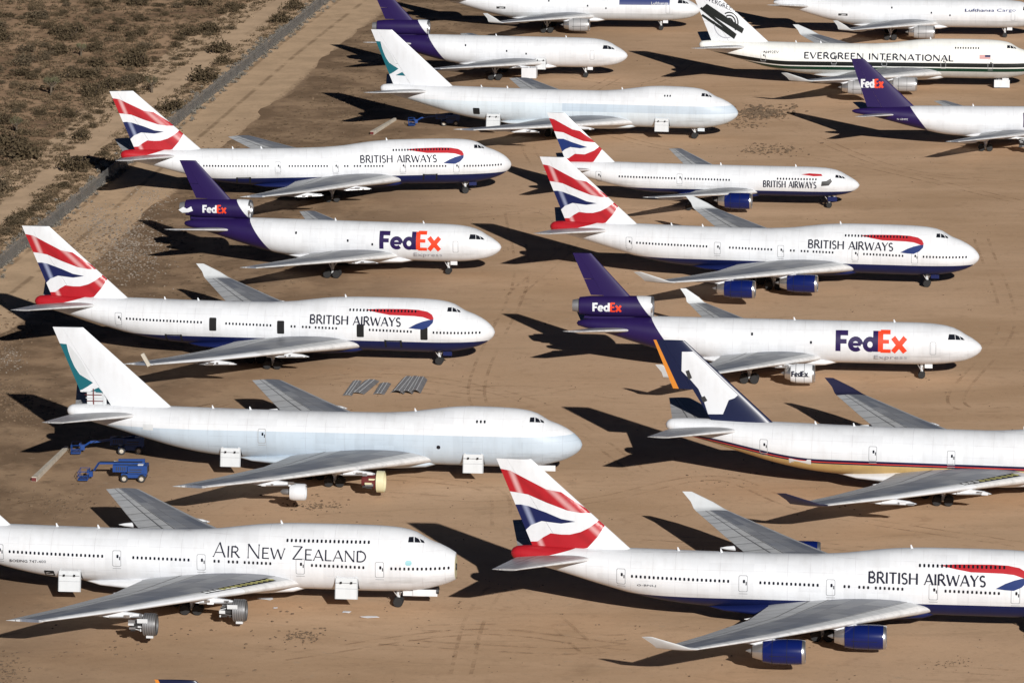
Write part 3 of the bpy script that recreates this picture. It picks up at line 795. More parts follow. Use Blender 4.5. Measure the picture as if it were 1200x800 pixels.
G_JUMBO = 'four engined jumbo jets parked on the dirt'
POS = dict(BA3=(-.024957, 6.373877, -.129334), CX4=(.0917506, 5.685041, -.112732), BA6=(.68026, 4.96402, -.107425), BA9=(.739154, 6.917296, -.160903), CX11=(.426517, 8.288517, -.17306),
           BA1=(-.000143, 7.756021, .094937), SQ7=(.878078, 5.561954, -.160936), EV15=(1.062786, 8.874963, -.096988), FX8=(.677023, 6.277067, -.103931), FX2=(-.016648, 7.029106, -.15202),
           BA10=(.601504, 7.594074, -.128918), NZ5=(-.053715, 5.084579, -.101885), FX12=(.23768, 9.022097, -.126297))

def build_jumbos():
    rm = (M_navy, M_white)
    r, f = jumbo('jumbo_jet', POS['BA6'], 'nearest white and navy jumbo with blue engines, its nose cut by the right edge', 'jumbo jet', G_JUMBO, F744, L_BA, eng_mat=M_engblue, tail=ba_tail, defl=(0, 0))
    ba_marks(f, F744)
    decal('registration_mark', plain_text('G-BNLJ', 53.6, 51.4, 5.2, .3), F744.y, F744.sref, [M_text], f, .02, .2)
    r, f = jumbo('jumbo_jet', POS['BA9'], 'white and navy jumbo with blue engines, whole, behind a big lettered trijet', 'jumbo jet', G_JUMBO, F744, L_BA, eng_mat=M_engblue, tail=ba_tail, defl=(0, 0))
    ba_marks(f, F744)
    r, f = jumbo('jumbo_jet', POS['BA3'], 'white and navy jumbo with red wave tail, black open doorways and empty engine pylons', 'jumbo jet', G_JUMBO, F744, L_BA, wl=(False, True), engines=None, tail=ba_tail, doors_open=(1, 2, 3, 4), strip_le=(16.0, 21.0, 27.5))
    ba_marks(f, F744); BA_STRIPPED = [(r, f)]
    b = MB(); e = JW.at(29.4)
    b.box((F744.sref-e[1]-1.4, -29.9, e[3]+.75), (.5, .3, 2.0), 0, Matrix.Rotation(-.5, 3, 'Y')); b.box((F744.sref-e[2]-.5, -29.3, e[3]-.3), (1.0, .35, .5), 1)
    b.build('winglet_stub', [M_bone, M_lgrey], r, smooth=False)
    r, f = jumbo('jumbo_jet', POS['BA1'], 'white and navy jumbo with closed doors and empty pylons, its tail against the fence road', 'jumbo jet', G_JUMBO, F744, L_BA, wl=(False, False), engines=None, tail=ba_tail, defl=(0, 0))
    ba_marks(f, F744)
    for rt, fu in BA_STRIPPED+[(r, f)]:
        for s in (47.3, 14.6):
            decal('hold_door_gap', [(rect(s-1.3, s-1.0, 2.9, 4.15), 0), (rect(s+1.0, s+1.3, 2.9, 4.15), 0), (rect(s-1.3, s+1.3, 3.95, 4.1), 0)], F744.y, F744.sref, [M_void], fu, .03, .25, layer=.001)
    # white over grey-blue freighters
    def cx_tail(fin, yf, clips, sref):
        cv = lambda pts: [(66.2-(x-330)/30., 19.3-(y-45)/29.5) for x, y in pts]
        decal('brush_stroke', [(cv([(190, 108), (262, 112), (268, 140), (278, 170), (292, 202), (312, 232), (366, 263), (345, 278), (322, 292), (250, 320)]), 0)], yf, sref, [M_teal], fin, .02, .5, .6, clips, sides=(-1, 1))
        decal('brush_wedge', [(cv([(348, 301), (388, 281), (406, 302)]), 0)], yf, sref, [M_teal], fin, .02, .5, .6, clips, sides=(-1, 1))
        decal('pale_swoosh', [(cv([(268, 112), (285, 130), (320, 175), (345, 225), (362, 258), (318, 232), (296, 202), (281, 170), (272, 140)]), 0)], yf, sref, [M_lgrey], fin, .02, .5, .6, clips, sides=(-1, 1))
    r, f = jumbo('jumbo_freighter', POS['CX4'], 'grey blue and white cargo jumbo with torn lower rudder, near two blue boom lifts', 'cargo jumbo', G_JUMBO, F742, L_CX, wl=(False, False), engines={11.7: 'open', 21.2: 'ring'}, tail=cx_tail,
                 pax=False, upper=(13.6, 12.4), cargo=(14.0, 46.2), rmats=(None, M_white), split=.21, door_set=False)
    box_part('gear_door', r, (F742.sref-4.9, -.9, 1.95), (2.9, .1, .75), M_white)
    # stripped lower rudder: bare ribs on the fin spar
    b = MB()
    for k in range(5): b.box((F742.sref-64.6-.14*k, -.22, 9.0+k*.42), (2.3, .05, .09), k % 2)
    b.box((F742.sref-64.6, 0, 9.75), (2.6, .12, 1.9), 0); b.box((F742.sref-63.6, -.25, 10.0), (.18, .08, 2.2), 0); b.box((F742.sref-65.0, -.22, 10.0), (.14, .06, 2.2), 1)
    b.build('rudder_rib', [M_lgrey, M_rust], r, smooth=False)
    door(f, F742, 42.0, 5.9); decal('airline_patch', [(rect(58, 56.6, 6.2, 7.0), 0)], F742.y, F742.sref, [M_lgrey], f, .013, .3)
    decal('side_hatch', [(rrect(18.6, 5.0, .5, .5), 0)], F742.y, F742.sref, [M_glass], f, .013, .3)
    r, f = jumbo('jumbo_freighter', POS['CX11'], 'white and pale blue cargo jumbo with teal tail stroke, behind the small red wave tail', 'cargo jumbo', G_JUMBO, F742, L_CX2, wl=(False, False), engines=None, tail=cx_tail, pax=False, upper=(13.6, 12.4), cargo=(14.0, 46.2), door_set=False)
    decal('open_hatch', [(rrect(49.5, 4.6, 1.3, 1.3, .1), 0)], F742.y, F742.sref, [M_void], f, .013, .3)
    # all white airliner, lower left
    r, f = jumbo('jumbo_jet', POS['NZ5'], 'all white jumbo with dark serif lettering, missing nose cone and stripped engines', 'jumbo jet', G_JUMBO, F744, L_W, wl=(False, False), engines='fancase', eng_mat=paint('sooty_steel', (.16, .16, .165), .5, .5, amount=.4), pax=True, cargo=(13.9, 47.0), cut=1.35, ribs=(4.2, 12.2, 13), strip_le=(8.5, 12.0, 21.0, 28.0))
    p = fit_letter('AIR NEW ZEALAND', 29.8, 11.4, 6.35, 1.58, .115, gap=.10, serif=.06, small=.80, slope=-.012)
    decal('airline_name', p, F744.y, F744.sref, [M_text], f, .035, .25, layer=.0001)
    decal('type_marking', plain_text('BOEING 747-400', 54.2, 49.8, 5.1, .34), F744.y, F744.sref, [M_text], f, .02, .2)
    decal('open_hatch', [(rrect(49.6, 3.6, 1.25, .9, .1), 0)], F744.y, F744.sref, [M_void], f, .013, .3)
    decal('nose_emblem', [(rrect(6.6, 6.1, .75, .6), 0)], F744.y, F744.sref, [paint('pale_teal', (.25, .5, .55))], f, .02, .2)
    box_part('gear_door', r, (F744.sref-4.9, -.9, 1.95), (2.9, .1, .8), M_white)
    b = MB().lathe([(0, .02), (0, .34), (.25, .36), (.25, .02)], (F744.sref-3.3, -.75, 2.15), 16, 0); b.build('light_housing', [M_dark], r)
    # gold banded jumbo with dark tail
    def sq_tail(fin, yf, clips, sref):
        cv = lambda pts: [(66.2-(x-240)/21.5, 19.3-(y-68)/21.) for x, y in pts]
        decal('faded_patch', [(cv([(233, 98), (264, 97), (300, 130), (345, 172), (391, 214), (382, 222), (366, 228), (350, 268), (308, 270), (295, 232), (280, 200), (258, 176), (232, 152)]), 0), (cv([(243, 152), (253, 148), (262, 170), (252, 176)]), 1), (cv([(286, 224), (298, 219), (306, 232), (294, 238)]), 1)],
              yf, sref, [M_white, M_dark], fin, .02, .5, .6, clips, sides=(-1, 1))
    dn = paint('midnight_blue', (.006, .011, .045), amount=.03)
    for nm, ps, lab in (('jumbo_jet', POS['SQ7'], 'white jumbo with gold side band and a white patch on its dark blue tail'),
                        ('jumbo_jet', None, 'dark blue tail fin tip with orange edge poking up at the bottom edge')):
        if ps is None:
            tip = at(181, 795.5, 19.3); a = -.12
            ps = ((tip.x+70.3*math.cos(a))/100, (tip.y+70.3*math.sin(a))/100, a)
        r, f = jumbo(nm, ps, lab, 'jumbo jet', G_JUMBO, F742, L_SQ, wl_mat=paint('winglet_navy', (.02, .02, .05)), engines=None, fin_mat=dn, tail=sq_tail, pax=False, upper=False, door_set=True, rmats=(None, dn) if ps is POS['SQ7'] else (dn, dn), ribs=(4.2, 12, 10), strip_le=(11.0, 21.0, 25.5))
        fin = [o for o in r.children if o.name.startswith('fin')][0]
        for ru in [o for o in fin.children if o.name.startswith('rudder')][-1:]:
            # orange trailing strip on the upper rudder
            me = ru.data; me.materials.append(M_ochre)
            u = me.uv_layers['UVMap'].data
            for p in me.polygons:
                if all(u[l].uv[0] > .90 for l in p.loop_indices): p.material_index = 1
        decal('white_panel', [(rect(52.2, 49.3, 4.05, 4.75), 0)], F742.y, F742.sref, [M_white], f, .014, .25)
    # green striped freighter
    def ev_tail(fin, yf, clips, sref):
        z = lambda x, y: (66.2-(x-97)/17.2, 19.3-(y+38)/16.6)      # enlarged photo scale of the fin
        P = []
        for d, w in ((0, 8), (17, 6), (32, 7)):
            P.append(([z(62+d*.2, 28+d), z(82+d*.2, 10+d*.4), z(212, 92+d*.55), z(205, 92+d*.55+w+8)] if d == 0 else [z(52+d*.3, 0+d*1.6), z(58+d*.3, -6+d*1.6), z(190-d*.2, 104+d*.4), z(184-d*.2, 108+d*.4+w)], 0))
        for rr in (34, 24, 14):
            for q in strip([(160+rr*.9*math.cos(R(a)), 72+rr*math.sin(R(a))) for a in range(-120, 60, 12)], 4.5): P.append(([z(p.x, p.y) for p in q], 0))
        for q in strip([(150+42*math.cos(R(a)), 78+46*math.sin(R(a))) for a in range(70, 190, 12)], 3): P.append(([z(p.x, p.y) for p in q], 1))
        decal('tail_emblem', P, yf, sref, [paint('emblem_black', (.012, .014, .013)), M_gtext], fin, .018, .5, .6, clips, layer=.0002, sides=(-1, 1))
        t = fit_letter('EVERGREEN', 67.5, 61.0, 17.3, .95, .16, gap=.12, slope=-.42)
        decal('tail_lettering', t, yf, sref, [M_text], fin, .03, .5, .6, clips, layer=.0001)
    r, f = jumbo('jumbo_freighter', POS['EV15'], 'white cargo jumbo with dark green side stripes, silver engines and circular tail emblem', 'cargo jumbo', G_JUMBO, F744, L_EV, eng_mat=paint('engine_silver', (.40, .40, .41), .4, .2), tail=ev_tail, pax=False, upper=(17.0, 12.4), gear_box=True)
    p = fit_letter('EVERGREEN INTERNATIONAL', 47.3, 17.2, 6.0, 1.2, .24, gap=.14, slope=-.008)
    decal('airline_name', p, F744.y, F744.sref, [M_text], f, .035, .25, layer=.0001)
    decal('registration_mark', plain_text('N492EV', 55.4, 52.4, 6.9, .5), F744.y, F744.sref, [M_text], f, .02, .2)
    decal('painted_flag', [(rect(12.2, 10.0, 6.3, 7.1), 0), (rect(11.1, 10.0, 6.65, 7.08), 1)], F744.y, F744.sref, [paint('pale_red', (.5, .25, .25)), M_navy], f, .018, .2)

# ------------------------------------------------------------------ trijets
def tri_wing(k, tip):
    t = 28.5-k+(tip-9.2)*(.79 if k == 0 else .90)
    return Wing([(0, 21.6-k, 37.3-k, 3.05, .115), (3.0, 23.6-k, 37.5-k, 3.2, .115), (9.2, 28.5-k, 38.4-k, 3.75, .10), (tip, t, t+2.9, 5.0, .085)])
def livery_fx(sref, s0):
    def fn(nt, x, y, z):
        s = x*-1.0+sref
        return mix(nt, (s-(z-8.3)*.72).gt(s0), WHITE, PURPLE)
    return fn
def livery_grey(nt, x, y, z): return mix(nt, z.lt(4.0), WHITE, (.56, .58, .60))
def fedex_polys(s0, s1, z0, h, a=0, b=1):
    return fit_letter('FedEx', s0, s1, z0, h, .25, gap=.02, mats=lambda i: a if i < 3 else b)
def trijet(name, px, label, F, k, livery, tip, cat, group, wl=False, eng=None, eng_mat=M_white, tailp=True, text=None, stabm=M_stab, cargo=(), rot_stab=0):
    sref = F.sref
    h = Vector((math.cos(px[2]), math.sin(px[2]), 0)); nose = Vector((px[0]*100, px[1]*100, 0))
    root = empty(name, nose-h*sref, px[2]); tag(root, label, cat, group)
    key = ('fus', id(F), livery[0])
    if key not in _M: _M[key] = F.mesh(livery[1])
    fus = link('fuselage', _M[key], root)
    b = MB(); rr = []
    for s, w, zb, zt in ((20-k, .3, 2.2, 2.6), (22.5-k, 2.2, 1.8, 3.0), (26-k, 3.1, 1.65, 3.6), (33-k, 3.25, 1.65, 3.7), (38-k, 2.8, 1.8, 3.2), (42-k, .4, 2.5, 2.8)):
        rr.append([(sref-s, w*math.cos(t), (zb+zt)/2+(zt-zb)/2*math.sin(t)) for t in [2*math.pi*i/28 for i in range(28)]])
    b.rings(rr).build('belly_fairing', [M_white], root)
    W = tri_wing(k, tip)
    for sd in (-1, 1):
        make_wing(root, W, sref, sd, M_wing, (1.0, 2.1, 3.4, .9) if wl else None, canoes=(6.5, 12, 17), key=('tri', k, tip), wl_mat=M_lgrey)
        o = foil([(50.0-k, 1.0, 6.45, 8.0, .10, (0, 1)), (50.8-k, 1.9, 6.6, 7.2, .10, (0, 1)), (57.0-k, 9.0, 7.85, 2.8, .09, (0, 1))], sref, [stabm], sd, 0, name='stabilizer')
        link('stabilizer', o, root)
    # tail engine in its long duct on top of the fuselage
    c = (sref-(47.4-k), 0, 9.75)
    d = MB().lathe([(.35, 1.50), (1.2, 1.56), (6.0, 1.55), (9.0, 1.45), (10.8, 1.25), (10.8, 1.1), (8.5, 1.1)], c, 36, 0, cap0=False, cap1=False).build('tail_engine', [livery[1]], root)
    MB().lathe([(2.5, 1.05), (.35, 1.22), (.05, 1.32), (0, 1.39), (.06, 1.45), (.352, 1.502)], c, 36, 0, cap0=False, cap1=False).build('intake_lip', [M_metal], d)
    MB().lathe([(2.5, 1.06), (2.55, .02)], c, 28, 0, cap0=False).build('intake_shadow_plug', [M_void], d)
    MB().lathe([(9.5, 1.08), (10.9, 1.0), (11.8, .82), (11.8, .7), (9.6, .6)], c, 28, 0).build('exhaust_nozzle', [M_steel], d)
    me = foil([(49.0-k, 0, 7.9, 8.6, .14, (1, 0)), (49.2-k, 0, 8.8, 8.0, .14, (1, 0))], sref, [livery[1]], 1, 0, name='engine_fairing'); link('engine_fairing', me, d)
    fin, yf, clips = fin_foil(root, sref, 50.55-k, 56.4-k, 56.5-k, 59.2-k, 11.0, 17.5, livery[3], tc=.11, rud=.68, rmats=(livery[3], livery[3]))
    for sd in (-1, 1):
        y = 8.0; w = W.at(y); s0 = 24.0-k
        pylon(root, sref, s0+1.2, sd*y, w[3]-.1, 2.95, 6.6, M_white, bare=eng != 'full')
        if eng == 'full' or (eng == 'short' and sd == -1): nacelle(root, sref, s0-.3, sd*y, 2.15, 5.6 if eng == 'full' else 4.3, 1.40, eng_mat, style='full')
        if eng == 'box' and sd == -1: box_part('wrapped_engine', root, (sref-s0-1.8, -y, 2.1), (3.0, 2.2, 2.1), M_white)
    gear(root, sref, 8.6, 0, 2.6, .52, .38, .8, 1, 'nose_gear')
    for sd in (-1, 1): gear(root, sref, 33.2-k, sd*5.3, 3.2, .65, .5, 1.35, 2, 'main_gear')
    box_part('gear_door', root, (sref-7.6, -.8, 1.95), (1.1, .06, .6), M_white)
    for i, q in enumerate(([(4.9, 6.22), (3.85, 6.18), (3.95, 6.86), (4.75, 6.92)], [(3.78, 6.17), (3.05, 6.10), (3.35, 6.60), (3.86, 6.82)], [(2.97, 6.09), (2.5, 6.02), (2.8, 6.34), (3.25, 6.57)])):
        for sd in (-1, 1): decal('cockpit_window', [(q, 0)], F.y, sref, [M_glass], fus, .02, .06, .1, cache=('cw', id(F), i, sd), sides=(sd,))
    door(fus, F, 7.0, 5.0, .9, 1.9, win=False)
    for s, z in ((20.5, 5.1), (24.5, 5.6), (33, 6.6-.0)): decal('side_hatch', [(rrect(s, z, .3, .42), 0)], F.y, sref, [M_glass], fus, .014, .3, cache=('sh', id(F), s))
    for s in cargo: cargo_door(root, F, s, 2.2, 4.2, 2.0)
    for s in (12.6, 27): antenna(root, F, s)
    duct_y = lambda s, z: math.sqrt(max(.0, 1.56**2-(z-9.75)**2))
    return root, fus, fin, d, yf, clips, duct_y
def build_trijets():
    G = 'purple tailed cargo trijets'
    LM = ('fxm', fuse_mat('paint_purple_tail_long', livery_fx(FM11.sref, 47.7)), None, M_purple)
    LD = ('fxd', fuse_mat('paint_purple_tail_short', livery_fx(FD10.sref, 41.0)), None, M_purple)
    ex = lambda f, F, s0, s1, z: decal('small_lettering', plain_text('Express', s0, s1, z, .8), F.y, F.sref, [M_gtext], f, .02, .2)
    r, f, fin, d, yf, cl, dy = trijet('cargo_trijet', POS['FX8'], 'long lettered cargo trijet with purple tail and upturned wing tips, behind the gold banded jumbo', FM11, 0, LM, 25.0, 'cargo jet', G, True, 'short', M_white)
    decal('airline_name', fedex_polys(21.0, 10.6, 4.4, 2.9), FM11.y, FM11.sref, [M_purple, M_orange], f, .02, .25, layer=.0002)
    ex(f, FM11, 15.4, 10.7, 3.3)
    decal('tail_lettering', fedex_polys(56.2, 51.9, 9.25, 1.25), dy, FM11.sref, [M_white, M_orange], d, .03, .2, layer=.0002)
    e = [o for o in r.children if o.name.startswith('engine') and not o.name.startswith('engine_')][0]
    ey = lambda s, z: 8.0+math.sqrt(max(0, 1.40**2-(z-2.15)**2))
    decal('engine_lettering', fedex_polys(27.0, 24.6, 2.0, .75), ey, FM11.sref, [M_text, M_text], e, .03, .2, layer=.0002)
    r, f, fin, d, yf, cl, dy = trijet('cargo_trijet', POS['FX2'], 'white cargo trijet with purple tail and big lettering, between two red wave tailed jumbos', FD10, 6.6, LD, 23.6, 'cargo jet', G, False, None)
    decal('airline_name', fedex_polys(19.4, 9.2, 4.4, 2.8), FD10.y, FD10.sref, [M_purple, M_orange], f, .02, .25, layer=.0002)
    ex(f, FD10, 13.8, 9.2, 3.3)
    decal('tail_lettering', fedex_polys(48.6, 44.6, 9.25, 1.25), dy, FD10.sref, [M_white, M_orange], d, .03, .2, layer=.0002)
    decal('worn_patch', [([(52.6, 9.6), (51.8, 10.1), (51.2, 9.8), (50.5, 10.2), (50.2, 9.5), (51.0, 9.2), (52.0, 9.1)], 0)], lambda s, z: dy(s, z)-.18, FD10.sref, [M_white], d, .04, .2)
    r, f, fin, d, yf, cl, dy = trijet('cargo_trijet', POS['FX12'], 'plain white cargo trijet with purple tail and no lettering, at top behind a white tail', FD10, 6.6, LD, 23.6, 'cargo jet', G, False, 'box', cargo=(17.5,))
    LG = ('lh', fuse_mat('paint_white_over_light_grey', livery_grey), None, M_navy)
    silver = paint('engine_silver', (.40, .40, .41), .4, .2)
    for ng, yaw, lab, words in (((774.7, 35.4), -.085, 'white cargo trijet with a dark blue nose panel and silver engine, at the top edge', False), ((1177.4, 43.9), -.085, 'white cargo trijet with small blue nose lettering and silver engine, at top right corner', True)):
        g = at(*ng); hh = Vector((math.cos(yaw), math.sin(yaw), 0)); n = g+hh*8.6
        r, f, fin, d, yf, cl, dy = trijet('cargo_trijet', (n.x/100, n.y/100, yaw), lab, FM11, 0, LG, 25.0, 'cargo jet', 'white cargo trijets at the back', True, 'full', silver)
        if words: decal('airline_name', plain_text('Lufthansa Cargo', 17.2, 6.4, 6.0, .8), FM11.y, FM11.sref, [paint('freight_blue', (.02, .04, .17), .6, spec=.2)], f, .02, .25)
        else:
            decal('name_panel', [(rect(17.6, 6.6, 5.9, 7.2), 0)], FM11.y, FM11.sref, [paint('faded_navy', (.035, .05, .16))], f, .015, .25, 1.0)
            decal('panel_lettering', plain_text('Lufthansa', 10.6, 7.0, 6.0, .6), FM11.y, FM11.sref, [M_lgrey], f, .025, .25)
        decal('side_hatch', [(rrect(43.5, 5.0, 2.0, .5, .1), 0)], FM11.y, FM11.sref, [M_dark], f, .014, .3)

# ------------------------------------------------------------------ twin jets
def twin(name, px, label, cat, F, livery, W, fin, stab, eng, ng, mg, cockpit, r, key):
    sref = F.sref; h = Vector((math.cos(px[2]), math.sin(px[2]), 0)); nose = Vector((px[0]*100, px[1]*100, 0))
    root = empty(name, nose-h*sref, px[2]); tag(root, label, cat)
    fus = link('fuselage', F.mesh(livery[0]), root)
    b = MB(); rr = []; s0, s1 = W.p[1][1], W.p[1][2]
    for t_, w, zb, zt in ((-.12, .3, 2.0, 2.4), (.05, F.w(20)*.75, 1.65, 2.8), (.3, F.w(20)*1.03, 1.5, 3.3), (.7, F.w(20)*1.05, 1.5, 3.4), (1.05, F.w(20)*.9, 1.65, 3.0), (1.4, .4, 2.1, 2.5)):
        rr.append([(sref-(s0+(s1-s0)*t_), w*math.cos(a), (zb+zt)/2+(zt-zb)/2*math.sin(a)) for a in [2*math.pi*i/28 for i in range(28)]])
    b.rings(rr).build('belly_fairing', [livery[1]], root)
    for sd in (-1, 1):
        make_wing(root, W, sref, sd, M_wing, None, canoes=(5.5, 10.5, 15.5), key=key)
        link('stabilizer', foil(stab, sref, [M_stab], sd, 0, name='stabilizer'), root)
    f, yf, clips = fin_foil(root, sref, *fin, livery[2], rmats=(livery[2], livery[2]))
    y, es, ez, L, er, em, style = eng
    for sd in (-1, 1):
        w = W.at(y); pylon(root, sref, es+1.0, sd*y, w[3]-.1, ez+.75, 6.6, M_white, bare=style != 'full')
        nacelle(root, sref, es, sd*y, ez, L, er, em, style=style)
    gear(root, sref, ng, 0, 2.3, .48, .34, .7, 1, 'nose_gear')
    for sd in (-1, 1): gear(root, sref, mg, sd*4.7, 3.0, .58, .42, 1.15, 2, 'main_gear')
    box_part('gear_door', root, (sref-ng+.6, -.7, 1.65), (1.6, .06, .8), livery[1])
    for q in cockpit:
        for sd in (-1, 1): decal('cockpit_window', [(q, 0)], F.y, sref, [M_glass], fus, .02, .06, .1, sides=(sd,))
    for s in (11, 24): antenna(root, F, s)
    return root, fus, f, yf, clips
def build_twins():
    def lv(nt, x, y, z):
        s = x*-1.0+FB76.sref
        return mix(nt, z.lt(3.15)*s.gt(1.), WHITE, NAVY)
    W = Wing([(0, 16.2, 28.2, 2.75, .12), (2.5, 18.0, 28.3, 2.9, .12), (7.9, 21.7, 29.0, 3.5, .105), (23.6, 32.9, 35.3, 5.6, .09)])
    r, f, fin, yf, cl = twin('twin_jet', POS['BA10'], 'smaller white and navy twin engined airliner with red wave tail and one blue engine', 'airliner', FB76, (fuse_mat('paint_twin_white_over_navy', lv), M_navy, M_white), W,
        (41.9, 50.9, 51.3, 54.4, 6.7, 15.75), [(45.6, .5, 5.9, 6.6, .1, (0, 1)), (46.4, 1.3, 6.05, 5.9, .1, (0, 1)), (52.0, 9.3, 7.0, 2.0, .09, (0, 1))], (7.9, 18.0, 2.35, 5.8, 1.42, M_engblue, 'full'), 5.2, 28.4,
        ([(4.1, 5.62), (3.5, 5.56), (3.6, 5.98), (4.05, 6.06)], [(3.42, 5.55), (2.85, 5.46), (3.12, 5.82), (3.5, 5.98)], [(2.78, 5.44), (2.4, 5.38), (2.66, 5.66), (3.02, 5.80)]), .5, 'twin')
    cv = lambda pts: [(51.3-((66.2-(x-180)/28.5)-66.2)*-.78*1., 0) for x, y in pts]
    def q(pts):
        o = []
        for s, z in bx6(pts):
            t = (z-8.2)/11.1; l = 53.9+(66.2-53.9)*t; e = 65.8+(70.3-65.8)*t; u = (s-l)/(e-l)
            z2 = 6.7+t*9.05; l2 = 41.9+9.4*t; e2 = 50.9+3.5*t
            o.append((l2+u*(e2-l2), z2))
        return o
    mr = paint('ribbon_red', RED, .6, spec=.2); mn = paint('ribbon_navy', (.012, .03, .14), .6, spec=.2)
    for pts, m in (([(60, 56), (110, 65), (170, 95), (230, 125), (280, 134), (385, 205), (300, 195), (230, 170), (170, 145), (95, 138)], mr),
                   ([(112, 186), (170, 185), (230, 205), (328, 233), (280, 241), (215, 235), (180, 250), (130, 290)], mn),
                   ([(125, 312), (200, 307), (245, 276), (310, 278), (375, 252), (410, 225), (430, 238), (368, 322), (300, 335), (140, 345)], mr)):
        decal('flag_stripe', [(q(pts), 0)], yf, FB76.sref, [m], fin, .02, .5, .6, cl, sides=(-1, 1))
    p = fit_letter('BRITISH AIRWAYS', 16.5, 7.2, 3.85, 1.15, .17, gap=.09, serif=.07, slope=-.008)
    decal('airline_name', p, FB76.y, FB76.sref, [M_text], f, .035, .25, layer=.0001)
    decal('red_ribbon', [([(10.0, 6.1), (8.6, 6.3), (6.5, 6.2), (6.3, 5.9), (7.8, 5.85)], 0)], FB76.y, FB76.sref, [mr], f, .016, .2, .5)
    decal('blue_ribbon', [([(6.5, 4.2), (5.2, 4.3), (4.6, 5.0), (4.9, 5.5), (5.6, 5.1), (6.4, 5.0)], 0)], FB76.y, FB76.sref, [M_dark], f, .016, .2, .5)
    for a, b in ((41.5, 31.8), (30.0, 22.5), (14.0, 7.6)): windows(f, FB76, a, b, lambda s: 4.75+.01*s if s > 20 else 5.35)
    for s in (45.2, 31.0): door(f, FB76, s, 4.75+.006*s, 1.0, 1.8)
    # purple tailed twin cut by the right edge
    def lx(nt, x, y, z):
        s = x*-1.0+FA30.sref
        return mix(nt, (s-(z-7.6)*.75).gt(35.8), WHITE, PURPLE)
    W = Wing([(0, 10.4, 22.4, 2.75, .12), (2.8, 12.4, 22.6, 2.9, .12), (7.9, 16.2, 23.4, 3.4, .105), (22.4, 27.6, 30.2, 4.8, .09)])
    yaw = -.045; tip = at(997.5, 69, 16.4); n = tip + Vector((math.cos(yaw), math.sin(yaw), 0))*46.8
    r, f, fin, yf, cl = twin('cargo_twin_jet', (n.x/100, n.y/100, yaw), 'small white cargo jet with tall purple tail, cut off by the upper right edge', 'cargo jet', FA30, (fuse_mat('paint_twin_purple_tail', lx), M_white, M_purple), W,
        (34.4, 43.6, 44.4, 46.8, 7.0, 16.4), [(37.8, .5, 6.0, 6.4, .1, (0, 1)), (38.6, 1.3, 6.1, 5.6, .1, (0, 1)), (44.2, 8.1, 6.9, 2.0, .09, (0, 1))], (7.9, 13.2, 2.1, 5.4, 1.38, M_lgrey, 'fancase'), 6.7, 21.9,
        ([(4.1, 5.9), (3.5, 5.84), (3.6, 6.3), (4.05, 6.4)], [(3.42, 5.83), (2.85, 5.7), (3.12, 6.1), (3.5, 6.28)]), .5, 'twin2')
    decal('tail_lettering', fedex_polys(44.9, 40.7, 11.0, 1.6), yf, FA30.sref, [M_white, M_orange], fin, .03, .5, .6, cl, layer=.0002)
    decal('registration_mark', plain_text('N 684FE', 38.2, 36.2, 5.2, .35), FA30.y, FA30.sref, [M_white], f, .02, .2)
    decal('airline_name', fedex_polys(14.9, 5.6, 4.1, 2.6), FA30.y, FA30.sref, [M_purple, M_orange], f, .02, .25, layer=.0002)

build_jumbos(); build_trijets(); build_twins()
